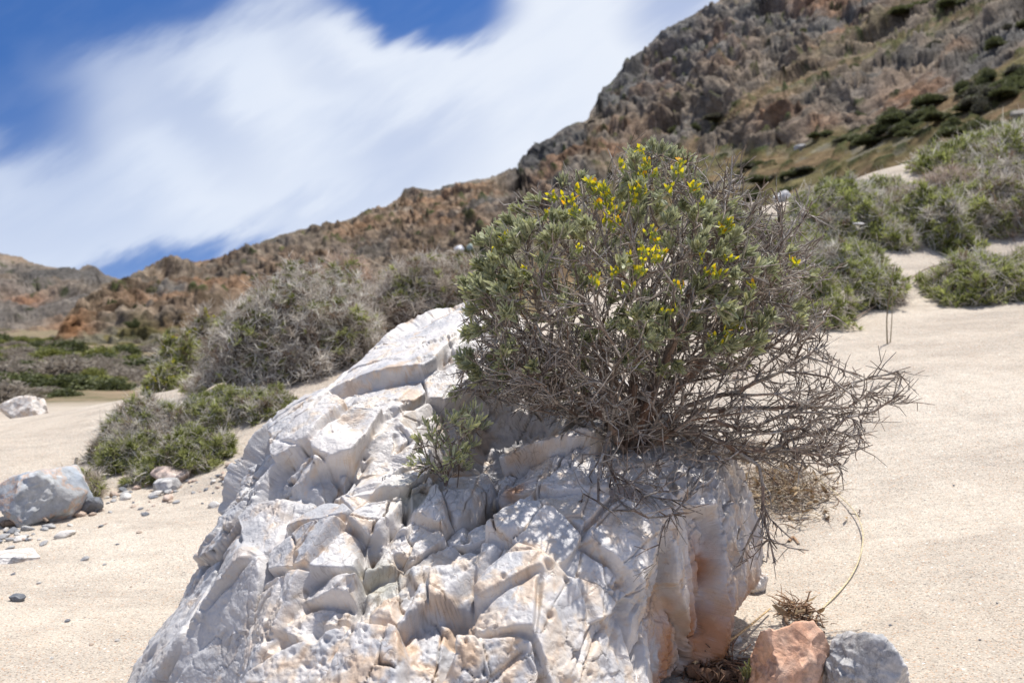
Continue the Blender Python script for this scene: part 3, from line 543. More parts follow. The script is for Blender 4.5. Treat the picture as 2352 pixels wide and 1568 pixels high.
for pts, w_, dep in [([(905, 1010, 1.36), (912, 1050, 1.35), (925, 1110, 1.3)], .0022, .02), ([(640, 1025, 1.36), (700, 1035, 1.31), (790, 1085, 1.26), (850, 1030, 1.34), (870, 990, 1.4)], .004, .025),
  ([(720, 1165, 1.2), (790, 1110, 1.24), (850, 1045, 1.32), (870, 1000, 1.4)], .004, .022), ([(625, 1420, 1.1), (660, 1340, 1.12), (690, 1290, 1.13)], .003, .02), ([(740, 1110, 1.24), (850, 1155, 1.2)], .0025, .015), ([(830, 1290, 1.1), (860, 1250, 1.13), (905, 1200, 1.18), (935, 1160, 1.2)], .006, .03),
  ([(1060, 1210, 1.16), (1085, 1160, 1.2), (1110, 1135, 1.23), (1150, 1110, 1.26)], .006, .035), ([(1100, 800, 1.6), (1060, 860, 1.55), (1010, 930, 1.48), (960, 980, 1.42)], .003, .012), ([(1120, 1390, 1.0), (1160, 1350, 1.03), (1250, 1320, 1.06), (1310, 1250, 1.12)], .003, .012), ([(1130, 1560, .95), (1200, 1500, .96), (1260, 1420, 1.0), (1270, 1350, 1.05)], .0035, .018),
  ([(1350, 1540, 1.0), (1420, 1450, 1.05), (1460, 1380, 1.1)], .0025, .012), ([(1300, 1330, 1.08), (1420, 1340, 1.1), (1480, 1320, 1.14)], .004, .02), ([(700, 1400, 1.06), (760, 1390, 1.05), (800, 1330, 1.07)], .003, .02), ([(560, 1120, 1.33), (600, 1060, 1.36), (615, 1030, 1.38)], .003, .015), ([(930, 800, 1.66), (1010, 780, 1.66), (1060, 720, 1.72)], .002, .006), ([(1010, 1350, 1.02), (1030, 1290, 1.08)], .002, .008)]:
    crk = np.maximum(crk, crack(Pc, pts, w_, dep))
disp -= crk
Ea = np.concatenate([Fd[:, [0, 1]], Fd[:, [1, 2]], Fd[:, [2, 3]], Fd[:, [3, 0]]]); Deg = np.maximum(np.bincount(Ea[:, 0], minlength=len(RP)), 1)
def relax(V, wt, it):
    for _ in range(it):
        M = np.stack([np.bincount(Ea[:, 0], V[Ea[:, 1], k], len(V)) for k in range(3)], -1)/Deg[:, None]
        V = V+(M-V)*wt[:, None]
    return V
VA = RP+nn*disp[:, None]; wall = sst(.25, .65, 1-np.abs((normals(VA, Fd)*nn).sum(1)))
wall = np.clip(relax(np.stack([wall]*3, -1), np.ones(len(wall)), 2)[:, 0]*1.3, 0, 1)
VA = relax(VA, wall*.6, 4); NA = unit(normals(relax(VA, np.ones(len(wall)), 8), Fd)*.5+nn*.5); soft_w = 1-.4*wall; RB = RP; RP = VA; disp = np.zeros(len(RP))
wob = np.stack([fbm(RP*9, 3, s) for s in (201, 202, 203)], -1); Pw = RP+wob*.010
f1, c1, i1 = facets(aniso(Pw, .5)/.062, 5, 1.25, .42, .07)
f2, c2, i2 = facets(aniso(Pw, .55)/.026+3, 25, 1.15, .40, .10)
f3, c3, i3 = facets(Pw/.0105+9, 45, .8, .35, .25)
disp += rough*(.0105*f1-.015*(1-sst(0, .032, c1))*sst(-.35, 0, vn(RP*13, 62)))
clus = sst(-.05, .3, vn(RP*6.5, 59)); disp += rough*(.25+.9*clus)*(.0048*f2-.006*(1-sst(0, .045, c2))*sst(-.1, .2, vn(RP*19, 63)))
disp += .0019*f3*(.3+.7*rough)-.0016*(1-sst(0, .08, c3))*(.2+.8*rough)
sof = ridged(RP*22+wob, 3, 71); disp += (.0011*(sof-.4))*(.3+.9*rough)
# bedding ledges on the slabs: steps across the splitting direction
bed = (RP+wob*.02)@dg2; saw = (bed/.034) % 1.0; disp += slab*.0055*(sst(0, .8, saw)-sst(.88, 1, saw)-.4)*sst(-.3, .1, vn(RP*8, 66))
# flutes
fl = RP*np.array([1, 1, .16])+.010*np.stack([wob[:, 2], wob[:, 1], wob[:, 0]*0], -1)
flu = ridged(fl*34, 3, 81); disp += flank*(.0115*(flu-.35)+.0025*fbm(RP*90, 3, 82))
# solution pits
pf = worley(RP/.014+wob*1.6, 91)[0]; pq = worley(RP/.007+wob*2, 95)[0]; disp -= pit*(.010*(1-sst(.1, .5, pf))*sst(-.15, .25, vn(RP*45, 97))+.004*(1-sst(.1, .5, pq))); disp += pit*.003*fbm(RP*120, 3, 92)
VR = RP+NA*(disp*soft_w)[:, None]
# a second, sideways push makes lips and small overhangs
VR += (np.stack([fbm(RP*24, 3, s) for s in (211, 212, 213)], -1)*.0042+np.stack([fbm(RP*70, 2, s) for s in (214, 215, 216)], -1)*.0012)*((.5+.5*rough)*soft_w)[:, None]; VR = relax(VR, wall*.6, 2)
# colour of the stone, plus painted shade on its left flank
white = np.array([.68, .645, .62]); cool = np.array([.50, .495, .505]); cream = np.array([.68, .60, .51]); tanc = np.array([.60, .40, .25]); rust = np.array([.48, .23, .11])
m1 = fbm(RP*11, 4, 301); m2 = fbm(RP*38, 4, 302); m3 = fbm(RP*5, 3, 303)
cR = white+(cool-white)*sst(-.15, .35, m1)[:, None]
cr = sst(.05, .35, m2+.3*m3-.06+.35*pit+.22*(1-sst(0, .12, c1))+.14*(1-sst(0, .1, c2)))*.8; cR = cR*(1-cr[:, None])+cream*cr[:, None]
tn = np.clip(sst(.12, .42, m2*.6+.35*m1+.22*(1-sst(0, .08, c1))+.12*(1-sst(0, .08, c2)))*.42+pit*sst(-.3, .3, m2+.05)*.45, 0, 1); cR = cR*(1-tn[:, None])+tanc*tn[:, None]
ru = np.zeros(len(RP))
for a in [(1620, 1330, 1.4, .055, 1), (1640, 1440, 1.35, .075, 1), (1600, 1540, 1.22, .09, 1), (1590, 1300, 1.3, .04, .6), (1430, 1170, 1.24, .03, .6), (1180, 1120, 1.24, .02, .5), (1350, 1235, 1.16, .03, .5)]:
    ru = np.maximum(ru, a[4]*gauss3(RP, a[0], a[1], a[2], a[3]))
ru = np.clip(ru*1.9*sst(-.5, .1, m2+.2), 0, 1); cR = cR*(1-ru[:, None])+rust*ru[:, None]
fs = flank*sst(.0, .4, fbm(fl*26, 3, 304))*.6; cR = cR*(1-fs[:, None])+(cream*.9)*fs[:, None]
grn = np.clip(gauss3(RP, 870, 1330, 1.08, .035)+gauss3(RP, 940, 1140, 1.22, .03), 0, 1)*.8; cR = cR*(1-grn[:, None])+np.array([.42, .41, .33])*grn[:, None]
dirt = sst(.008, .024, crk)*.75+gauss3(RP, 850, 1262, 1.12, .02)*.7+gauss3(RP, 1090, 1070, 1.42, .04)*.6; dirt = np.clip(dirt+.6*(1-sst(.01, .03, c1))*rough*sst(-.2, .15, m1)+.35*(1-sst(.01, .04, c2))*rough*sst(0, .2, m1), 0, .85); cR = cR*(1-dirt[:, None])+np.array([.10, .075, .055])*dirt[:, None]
grey = sst(-.30, -.42, RP[:, 0]+.25*(RP[:, 2]-.2))*.55; cR = cR*(1-grey[:, None])+np.array([.40, .41, .43])*grey[:, None]  # greys the lower left flank: its shade is put into the colour
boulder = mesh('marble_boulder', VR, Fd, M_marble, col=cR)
tag(boulder, 'large fractured white marble boulder rising out of the sand with a shrub on its top', 'boulder')
# surface lookup on the front of the boulder: first sample met by a photo ray
vx, vy = proj(VR); fr = np.where((normals(VR, Fd)*(VR-CAM)).sum(1) < 0)[0]; fx, fy, fY = vx[fr], vy[fr], VR[fr, 1]
def onrock(x, y):
    m = (np.abs(fx-x) < 7) & (np.abs(fy-y) < 7)
    return VR[fr][m][np.argmin(fY[m])] if m.any() else at(x, y, 1.4)
# ------------------------------------------------------------------ shrubs with real branching
class Tree:
    def __init__(self, root, d0):
        self.P = [np.array(root)]; self.par = [-1]; self.D = [unit(np.array(d0, float))]; self.L = [0.]; self.dead = [0.]
    def add(self, p, par, dead=0.):
        d = p-self.P[par]; l = np.linalg.norm(d); self.P.append(p); self.par.append(par); self.D.append(d/max(l, 1e-9)); self.L.append(self.L[par]+l); self.dead.append(dead); return len(self.P)-1
    def guide(self, pts, start=0, step=.02, dead=0., jit=.002):
        k = start
        pts = [self.P[start]]+[np.array(p) for p in pts]
        for a, b in zip(pts[:-1], pts[1:]):
            n = max(1, int(np.linalg.norm(b-a)/step))
            for i in range(n): k = self.add(a+(b-a)*(i+1)/n+rng.normal(0, jit, 3), k, dead)
        return k
    def near(self, p): return int(np.argmin(np.linalg.norm(np.array(self.P)-p, axis=1)))
    def grow(self, T, dead, step=.022, jit=.0016, k_len=.22, curl=.35):
        o = np.argsort(np.linalg.norm(T-self.P[0], axis=1)+rng.normal(0, .02, len(T)))
        tips = []
        for t in o:
            A = np.array(self.P); Dn = np.array(self.D); v = T[t]-A; l = np.linalg.norm(v, axis=1)
            c = (v*Dn).sum(1)/np.maximum(l, 1e-6); cost = l*(1+1.1*(1-c))+k_len*np.array(self.L)
            k = int(np.argmin(cost)); a = self.P[k]; ll = l[k]; n = max(1, int(ll/step)); ctrl = a+self.D[k]*ll*curl+(v[k])*.15
            for i in range(n):
                u = (i+1)/n; p = (1-u)**2*a+2*u*(1-u)*ctrl+u*u*T[t]+(rng.normal(0, jit, 3) if i < n-1 else 0)
                k = self.add(p, k, dead[t])
            tips.append(k)
        return tips
    def finish(self, r_tip, ex=2.35):
        n = len(self.P); r = np.zeros(n)
        for i in range(n-1, 0, -1):
            if r[i] == 0: r[i] = r_tip**ex
            r[self.par[i]] += r[i]
        self.nt = r; self.R = r**(1/ex); self.A = np.array(self.P); self.par = np.array(self.par); self.Dn = np.array(self.D); self.dead = np.array(self.dead)
def wood_mesh(name, tr, parent, spur=0, spur_L=.03, spur_r=1., loc=None, k=5, light=.5):
    c = np.arange(1, len(tr.A)); p = tr.par[c]
    P0, P1, R0, R1 = tr.A[p], tr.A[c], np.minimum(tr.R[p], tr.R[c]*1.25), tr.R[c]
    if spur:
        s = rng.choice(c[tr.R[c] < .004], spur); u = rng.random(spur)[:, None]; a = tr.A[tr.par[s]]*(1-u)+tr.A[s]*u
        d = unit(tr.Dn[s]*1.0+rng.normal(0, .55, (spur, 3))); L = spur_L*(.3+rng.random(spur)**2.2*1.5)
        m = a+d*(L*.5)[:, None]; d2 = unit(d+rng.normal(0, .25, (spur, 3))); e = m+d2*(L*.5)[:, None]
        r = rng.uniform(.0006, .00115, spur)*spur_r
        P0 = np.concatenate([P0, a, m]); P1 = np.concatenate([P1, m, e]); R0 = np.concatenate([R0, r*1.15, r]); R1 = np.concatenate([R1, r, r*.6])
        # a second little fork
        f = rng.random(spur) < .5; d3 = unit(d2[f]+rng.normal(0, .6, (f.sum(), 3))); L3 = L[f]*.45
        P0 = np.concatenate([P0, m[f]]); P1 = np.concatenate([P1, m[f]+d3*L3[:, None]]); R0 = np.concatenate([R0, r[f]*.9]); R1 = np.concatenate([R1, r[f]*.5])
    V, F = tubes(P0, P1, R0, R1, k); n = len(P0)
    thin = 1-sst(.001, .006, R1); t = np.clip(rng.normal(light, .3, n), 0, 1)*(.3+.7*thin)
    br = np.array([.13, .085, .06]); gr = np.array([.50, .46, .41]); rd = np.array([.27, .155, .10])
    col = br+(gr-br)*t[:, None]; x = (rng.random(n) < .3)*(.6-.3*thin); col = col*(1-x[:, None])+rd*x[:, None]; col *= (.65+.6*rng.random(n))[:, None]
    return mesh(name, V, F, M_wood, parent, col=np.repeat(col, 2*k, 0), loc=loc)
def leaf_mesh(name, P, D, L, W, tone, parent, loc=None, edge=.5):
    n = len(P); g1 = np.array([.18, .21, .075]); g2 = np.array([.40, .42, .22]); ye = np.array([.46, .46, .10]); si = np.array([.58, .58, .46])
    c = g1+(g2-g1)*rng.random(n)[:, None]; m = (rng.random(n) < tone)[:, None]; c = np.where(m, c*.4+ye*.6, c); c = c*(.75+.5*rng.random(n))[:, None]
    e = c*(1-edge)+si*edge*1.3
    V, F, K = blades(P, D, L, W, rng.normal(.12, .25, n), 4, None, c*.8, c*1.15, e)
    return mesh(name, V, F, M_leaf, parent, col=K, loc=loc)
def inpoly(x, y, poly):
    p = np.array(poly); r = np.zeros(len(x), bool); j = len(p)-1
    for i in range(len(p)):
        c = ((p[i, 1] > y) != (p[j, 1] > y)) & (x < (p[j, 0]-p[i, 0])*(y-p[i, 1])/(p[j, 1]-p[i, 1]+1e-9)+p[i, 0]); r ^= c; j = i
    return r
def edge_dist(x, y, poly):
    p = np.array(poly, float); q = np.stack([x, y], -1); d = np.full(len(x), 1e9)
    for a, b in zip(p, np.roll(p, -1, 0)):
        ab = b-a; t = np.clip(((q-a)@ab)/(ab@ab), 0, 1); d = np.minimum(d, np.linalg.norm(q-a-t[:, None]*ab, axis=1))
    return d
def crown_points(n, poly, Yc, half, ref, shell=.5):
    p = np.array(poly); x = rng.uniform(p[:, 0].min(), p[:, 0].max(), n*6); y = rng.uniform(p[:, 1].min(), p[:, 1].max(), n*6)
    m = inpoly(x, y, poly); x, y = x[m][:n], y[m][:n]; t = np.clip(edge_dist(x, y, poly)/ref, 0, 1); h = half*np.sqrt(1-(1-t)**2)
    s = rng.uniform(-1, 1, len(x)); s = np.sign(s)*np.abs(s)**shell; yc = Yc(x, y) if callable(Yc) else Yc
    return at(x, y, yc+h*s)
ROOT = onrock(1450, 1030)+np.array([0, .02, -.01])
bush = empty('flowering_shrub', ROOT, 'large grey green shrub with yellow flowers growing on top of the white boulder', 'shrub')
tr = Tree(ROOT, (0, .1, 1))
Yr = ROOT[1]
LEAFY = [(1085, 640), (1110, 560), (1160, 520), (1205, 480), (1270, 430), (1340, 415), (1400, 430), (1440, 365), (1480, 345), (1560, 365), (1620, 400), (1650, 430), (1680, 470), (1720, 520), (1800, 560), (1850, 640), (1840, 760), (1780, 830), (1700, 850), (1560, 870), (1500, 900), (1400, 905), (1300, 905), (1200, 890), (1120, 880), (1065, 890), (1060, 830), (1100, 780), (1080, 700)]
DEAD = [(1500, 560), (1640, 430), (1700, 400), (1740, 405), (1800, 440), (1800, 520), (1860, 560), (1895, 640), (1890, 700), (1920, 740), (1880, 800), (1940, 820), (2020, 870), (2075, 850), (2095, 915), (1990, 950), (1990, 1020), (1930, 1075), (1800, 1065), (1700, 1050), (1600, 1040), (1500, 1010), (1430, 980), (1450, 800)]
LEFT = [(1065, 650), (1110, 600), (1180, 640), (1240, 760), (1300, 860), (1350, 950), (1280, 935), (1180, 900), (1080, 905), (1000, 900), (1020, 860), (1090, 820), (1070, 720)]
T0 = ROOT+np.array([0, .01, .03])
for pts in [[(1440, 930, 0), (1400, 850, .0), (1350, 720, -.02), (1300, 560, -.02)], [(1450, 900, 0), (1470, 780, .02), (1480, 600, .03), (1490, 430, .03)], [(1470, 920, .03), (1530, 820, .06), (1600, 650, .08), (1640, 520, .1)],
            [(1500, 940, .0), (1600, 850, -.02), (1700, 720, -.03), (1790, 580, -.02)], [(1400, 950, .05), (1330, 890, .09), (1230, 800, .1), (1140, 690, .1)], [(1390, 960, -.03), (1300, 900, -.06), (1200, 840, -.07), (1110, 780, -.07)], [(1460, 880, -.06), (1450, 780, -.12), (1420, 650, -.14), (1380, 520, -.12)], [(1500, 900, -.06), (1560, 760, -.12), (1610, 640, -.13)]]:
    tr.guide([at(a, b, Yr+c) for a, b, c in pts], 0, dead=0)
g1 = tr.guide([at(1560, 985, Yr-.04), at(1640, 1005, Yr-.06), at(1700, 1035, Yr-.07), at(1760, 1030, Yr-.07), at(1850, 1000, Yr-.06), at(1950, 960, Yr-.05), at(2090, 912, Yr-.04)], 0, dead=1)
tr.guide([at(1580, 930, Yr-.04), at(1700, 890, Yr-.05), at(1800, 850, Yr-.05), at(1900, 790, Yr-.04)], 0, dead=1)
tr.guide([at(1560, 950, Yr), at(1700, 940, Yr+.02), at(1850, 930, Yr+.03), at(1960, 880, Yr+.03), at(2060, 852, Yr+.03)], 0, dead=1)
tr.guide([at(1560, 860, Yr+.03), at(1680, 760, Yr+.05), at(1790, 660, Yr+.06), at(1900, 640, Yr+.06)], 0, dead=1)
tr.guide([at(1740, 1070, Yr-.09), at(1755, 1120, Yr-.10), at(1748, 1180, Yr-.11), at(1765, 1230, Yr-.11), at(1810, 1255, Yr-.11)], tr.near(at(1700, 1035, Yr-.07)), dead=1)
tr.guide([at(1730, 1215, Yr-.12), at(1690, 1240, Yr-.13)], tr.near(at(1748, 1190, Yr-.11)), dead=1)
tr.guide([at(1775, 1285, Yr-.11)], tr.near(at(1765, 1230, Yr-.11)), dead=1)
tr.guide([at(1400, 990, 1.26), at(1385, 1040, 1.22), at(1375, 1100, 1.17), at(1372, 1150, 1.14), at(1400, 1172, 1.13), at(1450, 1170, 1.14), at(1480, 1140, 1.17), at(1560, 1090, 1.2)], 0, dead=1)
tr.guide([at(1430, 1120, 1.2), at(1480, 1085, 1.23), at(1550, 1050, 1.27), at(1650, 1060, 1.28), at(1720, 1020, 1.3)], tr.near(at(1385, 1040, 1.22)), dead=1)
tr.guide([at(1490, 1190, 1.14), at(1550, 1175, 1.15), at(1590, 1130, 1.17), at(1615, 1085, 1.19)], tr.near(at(1450, 1170, 1.14)), dead=1)
tr.guide([at(1340, 1130, 1.17), at(1320, 1200, 1.13)], tr.near(at(1372, 1130, 1.15)), dead=1)
tr.guide([at(1520, 1220, 1.12), at(1500, 1290, 1.08), at(1480, 1330, 1.07)], tr.near(at(1540, 1178, 1.15)), dead=1)
tips_leafy = np.concatenate([crown_points(1150, LEAFY, Yr, .26, 260), crown_points(120, LEFT, Yr-.02, .15, 120)])
tips_dead = np.concatenate([crown_points(1050, DEAD, lambda x, y: Yr+.02-.03*(y > 900), .16, 200), crown_points(110, [(1640, 960), (1980, 930), (1960, 1060), (1800, 1090), (1680, 1050)], Yr-.04, .06, 60), crown_points(60, LEFT, Yr, .15, 100), crown_points(70, [(1600, 420), (1640, 350), (1720, 370), (1820, 400), (1880, 480), (1950, 620), (1840, 700), (1700, 560)], Yr, .2, 90), crown_points(45, [(1060, 640), (1120, 500), (1250, 400), (1420, 350), (1500, 320), (1600, 340), (1640, 400), (1400, 440), (1150, 580)], Yr, .22, 60), crown_points(650, [(1100, 800), (1500, 760), (1560, 1000), (1400, 1010), (1300, 960), (1090, 910)], Yr-.02, .22, 120), crown_points(150, [(1440, 350), (1600, 370), (1850, 620), (1500, 800), (1100, 700), (1230, 450)], Yr, .27, 200),
   crown_points(30, [(1330, 960), (1600, 1040), (1600, 1180), (1480, 1230), (1330, 1190)], 1.19, .04, 60), crown_points(14, [(1690, 1180), (1820, 1200), (1800, 1300), (1700, 1290)], Yr-.12, .03, 30)])
Tn = np.concatenate([tips_leafy, tips_dead]); dd = np.concatenate([np.zeros(len(tips_leafy)), np.ones(len(tips_dead))])
tips = np.array(tr.grow(Tn, dd)); tr.finish(.00105, 2.6)
wood_mesh('branches', tr, bush, spur=9500, spur_L=.036, loc=ROOT, light=.55)
isleaf = (tr.dead == 0) & (tr.R < .0024); cand = np.where(isleaf)[0]
vx_, vy_ = proj(tr.A[cand]); inn = inpoly(vx_, vy_, LEAFY) | (vx_ < 1200); cand = cand[inn]; vx_ = vx_[inn]; vy_ = vy_[inn]
# leaves thin out towards the right and towards the base of the crown
wgt = (1-.80*sst(1600, 1820, vx_))*(1-.78*sst(700, 900, vy_))*(.25+.75*(tr.R[cand] < .0013)); wgt = wgt*(.08+.92*sst(-.3, .22, vn(tr.A[cand]*11, 400))); cand = cand[rng.random(len(cand)) < wgt]
pick = rng.choice(cand, 4300); cen = np.array(at(1440, 780, Yr))
def leaf_clusters(tr, pick, per, cen, Lm=.0175, Wm=.0052):
    P = []; D = []; 
    for _ in range(per):
        a = tr.A[pick]+rng.normal(0, .002, (len(pick), 3)); d = unit(tr.Dn[pick]*.9+unit(tr.A[pick]-cen)*.5+np.array([0, 0, .35])+rng.normal(0, .55, (len(pick), 3)))
        P.append(a+tr.Dn[pick]*rng.uniform(0, .012, (len(pick), 1))); D.append(d)
    P = np.concatenate(P); D = np.concatenate(D); n = len(P); return P, D, Lm*(.5+.75*rng.random(n)), Wm*(.65+.6*rng.random(n))
lp = leaf_clusters(tr, pick, 5, cen); leaf_mesh('leaves', *lp, .16, bush, loc=ROOT)
# yellow flower heads
FL = [(1466, 350), (1432, 385), (1490, 380), (1500, 395), (1478, 412), (1458, 432), (1475, 440), (1455, 462), (1470, 400), (1538, 440), (1565, 380), (1560, 395), (1594, 432), (1606, 468), (1270, 455), (1295, 460), (1310, 465), (1345, 425), (1388, 430), (1395, 445), (1392, 462), (1398, 492), (1395, 510), (1408, 520), (1400, 475), (1362, 432), (1375, 440), (1493, 535), (1508, 548), (1480, 590), (1470, 572), (1660, 528), (1672, 518), (1675, 600), (1205, 625), (1370, 650), (1640, 628), (1625, 625), (1730, 655), (1825, 603), (1690, 755), (1668, 770), (1560, 660), (1252, 500), (1535, 720), (1470, 625), (1610, 595), (1420, 480), (1330, 440), (1446, 598)]
LX, LY = proj(tr.A); okn = np.where((tr.R < .0014))[0]; used_tip = set()
rf = np.random.default_rng(9)
for i_ in rf.integers(0, 50, 16): FL.append((FL[i_][0]+rf.normal(0, 60), FL[i_][1]+rf.normal(20, 45)))
for q, (fx_, fy_) in enumerate(FL):
    dd_ = np.hypot(LX[okn]-fx_, LY[okn]-fy_)+ (tr.A[okn, 1]-Yr+.2)*240; k = okn[np.argmin(dd_)]; base = tr.A[k]; base = at(fx_, fy_, base[1]-.012)
    up = unit(np.array([rng.normal(0, .3), -.35, 1.])); npet = rng.integers(5, 10); a = rng.random(npet)*2*PI; s = np.array([rng.normal(0, .004, npet), rng.normal(0, .004, npet), rng.uniform(-.006, .008, npet)]).T
    D = unit(up+np.stack([np.cos(a), np.sin(a), a*0], -1)*rng.uniform(.3, 1.0, npet)[:, None]); yel = np.array([.82, .70, .02]); lim = np.array([.55, .55, .03]); o_ = np.array([.85, .40, .01]); r_ = rng.random(npet)[:, None]
    cb = lim*(r_ < .3)+yel*(r_ >= .3); ct = yel*(r_ < .88)+o_*(r_ >= .88)
    V, F, Kc = blades(base+s, D, rng.uniform(.007, .0115, npet), rng.uniform(.0036, .0052, npet), rng.normal(.2, .3, npet), 3, None, cb, ct, ct*.97)
    # green calyx cups below
    Vc, Fc = tubes(base+s-D*.003, base+s+D*.003, np.full(npet, .0014), np.full(npet, .0018), 5)
    V = np.concatenate([V, Vc]); Kc = np.concatenate([Kc, np.tile(np.array([.32, .38, .10]), (len(Vc), 1))]); F = np.concatenate([F, Fc+len(V)-len(Vc)])
    fo = mesh('flower', V, F, M_petal, None, col=Kc, loc=base); fo.parent = bush; fo.location = tuple(base-ROOT)
# ------------------------------------------------------------------ seedling in the hollow
SR = onrock(1030, 1105)+np.array([0, 0, -.004]); sh = empty('small_shrub', SR, 'small leafy green shrub growing from the hollow in the white boulder', 'shrub'); t2 = Tree(SR, (0, -.2, 1))
SP = [(960, 1030), (985, 980), (1040, 950), (1100, 940), (1105, 1000), (1075, 1060), (1040, 1100), (1000, 1110), (955, 1080)]
t2.guide([at(1040, 1060, SR[1]-.01), at(1060, 1000, SR[1]-.02), at(1095, 950, SR[1]-.02)], 0, .012); t2.guide([at(1010, 1060, SR[1]-.02), at(990, 1010, SR[1]-.02)], 0, .012)
T = crown_points(75, SP, SR[1]-.01, .06, 60); t2.grow(T, np.zeros(len(T)), step=.012, jit=.001); t2.finish(.00065, 2.5); wood_mesh('branches', t2, sh, spur=260, spur_L=.02, loc=SR)
c2 = np.where(t2.R < .0014)[0]; lp = leaf_clusters(t2, rng.choice(c2, 110), 5, SR, .014, .0036); leaf_mesh('leaves', *lp, .35, sh, loc=SR)
# ------------------------------------------------------------------ dune shrubs
def dune_shrub(name, label, x, yb, w, h, green=.5, dry=.5, Y=None, dens=1.0, reddish=0., flat=.75, blade=7.5, group='cushion shrubs on the dune', flowers=0, depth=.8):
    b = hit(x, yb) if Y is None else None
    if Y is not None:
        b = at(x, 700, Y); b[2] = ground_z(b[0], b[1])[0]
    Y = b[1]; pxm = Y/FPX*1024/2352                      # metres to one photo unit at this distance
    rx = w*.5*pxm; ry = rx*depth; hh = h*pxm*.92; c = b+np.array([0, ry*.75, 0])
    if h <= 165 and not flowers:
        t_ = hit(x, yb-h*.6); ry = np.clip((t_[1]-b[1])*.5, .35*rx, (.8 if x < 1000 else 1.5)*rx); hh = np.clip(h*pxm*.7, .06, .32); c = b+np.array([(t_[0]-b[0])*.5, ry*.9, 0])
    c[2] = ground_z(c[0], c[1])[0]; L0 = blade*Y/FPX
    n = int(np.clip(w*h*.34*dens, 1200, 14000)); sd_ = int(x*7+yb)
    u = rng.random(n); th = np.arccos(1-u*.98); ph = rng.random(n)*2*PI
    e = np.stack([np.cos(ph)*np.sin(th), np.sin(ph)*np.sin(th), np.cos(th)], -1)
    kl = .45 if h > 165 else 1.; lump = 1+kl*(.42*fbm(e*2.4+sd_, 3, 5)+.26*vn(e*6.5+sd_, 9)); P = e*lump[:, None]*np.array([rx, ry, hh])*rng.uniform(.86, 1.04, n)[:, None]
    P += c; gz_ = ground_z(P[:, 0], P[:, 1]); P[:, 2] = gz_+np.maximum(e[:, 2]*lump, 0)*hh*rng.uniform(.8, 1.02, n)
    nrm = unit(e/np.array([rx, ry, max(hh, .3*rx)])); o = empty(name, tuple(c), label, 'shrub', group)
    # dark twiggy body under the skin of stems
    a_, b_ = np.meshgrid(np.linspace(0, PI/2, 22), np.linspace(0, 2*PI, 44), indexing='ij'); a_ = a_.ravel(); b_ = b_.ravel()
    ee = np.stack([np.cos(b_)*np.sin(a_), np.sin(b_)*np.sin(a_), np.cos(a_)], -1); l2 = 1+kl*(.42*fbm(ee*2.4+sd_, 3, 5)+.26*vn(ee*6.5+sd_, 9))
    Vc = ee*(l2*.86)[:, None]*np.array([rx, ry, hh])+c; Vc[:, 2] = ground_z(Vc[:, 0], Vc[:, 1])-.012+ee[:, 2]*l2*.80*hh
    Vc += rng.normal(0, .008, Vc.shape)*min(1, rx)
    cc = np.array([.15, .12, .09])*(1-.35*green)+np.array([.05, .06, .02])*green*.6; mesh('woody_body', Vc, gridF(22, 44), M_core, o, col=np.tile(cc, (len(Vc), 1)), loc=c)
    # tufts: bundles of short shoots, green or dry, with dark gaps between them; pale stems wander over them
    m_ = int(n/9); ti = rng.choice(n, m_, replace=False); Tc = P[ti]+nrm[ti]*(L0*rng.uniform(-.5, .55, m_))[:, None]; ke = 9
    pt = sst(-.2, .2, fbm(e[ti]*3.0+sd_+5, 3, 15)+.5*(rng.random(m_)-.5)+(green-.5)*.95); isg = rng.random(m_) < (.08+.90*pt if x < 1000 else .25+.75*pt)
    tr_ = L0*rng.uniform(.55, 1.15, m_); tone = rng.random(m_)[:, None]
    ga = np.array([.13, .15, .03]); gb = np.array([.50, .53, .19]) if x > 1000 else np.array([.45, .47, .19]); gr = np.array([.50, .45, .39]); wh = np.array([.80, .76, .69]); br = np.array([.24, .17, .12]); rd = np.array([.50, .33, .23])
    cd_ = np.where(tone < .3, br, np.where(tone < .7, gr, wh)); cd_ = cd_*(1-reddish)+rd*reddish*(.6+tone); ct_ = np.where(isg[:, None], ga+(gb-ga)*tone, cd_)
    k8 = ke*2; Pq = np.repeat(Tc, k8, 0); m = len(Pq); Dq = unit(np.repeat(nrm[ti], k8, 0)*.7+rng.normal(0, .62, (m, 3))+np.array([0, 0, .3])); rr8 = np.repeat(tr_, k8); g8 = np.repeat(isg, k8)
    cq = np.repeat(ct_, k8, 0)*(.7+.6*rng.random(m))[:, None]; wq = L0*np.where(g8, rng.uniform(.10, .18, m), rng.uniform(.045, .08, m)); lq = rr8*np.where(g8, rng.uniform(.5, 1.0, m), rng.uniform(.7, 1.5, m))
    Pq = Pq+Dq*(lq*rng.uniform(0, .4, m))[:, None]
    V, F, Kc = ribbons(Pq[g8], Dq[g8], lq[g8], wq[g8], rng.normal(.1, .35, g8.sum()), cq[g8]*.7, cq[g8]*1.2)
    if g8.any(): mesh('shoots', V, F, M_blade, o, col=Kc, loc=c)
    nw = int(n*(.18+.45*dry)); wi = rng.integers(0, n, nw); Pw_ = P[wi]+nrm[wi]*(L0*rng.uniform(-.2, .5, nw))[:, None]; dw = rng.normal(size=(nw, 3)); dw -= nrm[wi]*(dw*nrm[wi]).sum(1)[:, None]*.8; cw = np.where(rng.random(nw)[:, None] < .5, gr, wh)*(1-reddish)+rd*reddish
    Pa = np.concatenate([Pq[~g8], Pw_]); Da = np.concatenate([Dq[~g8], unit(dw)]); la = np.concatenate([lq[~g8], L0*rng.uniform(.8, 2.2, nw)]); wa = np.concatenate([wq[~g8], L0*rng.uniform(.05, .085, nw)]); ca = np.concatenate([cq[~g8], cw*(.75+.4*rng.random(nw))[:, None]])
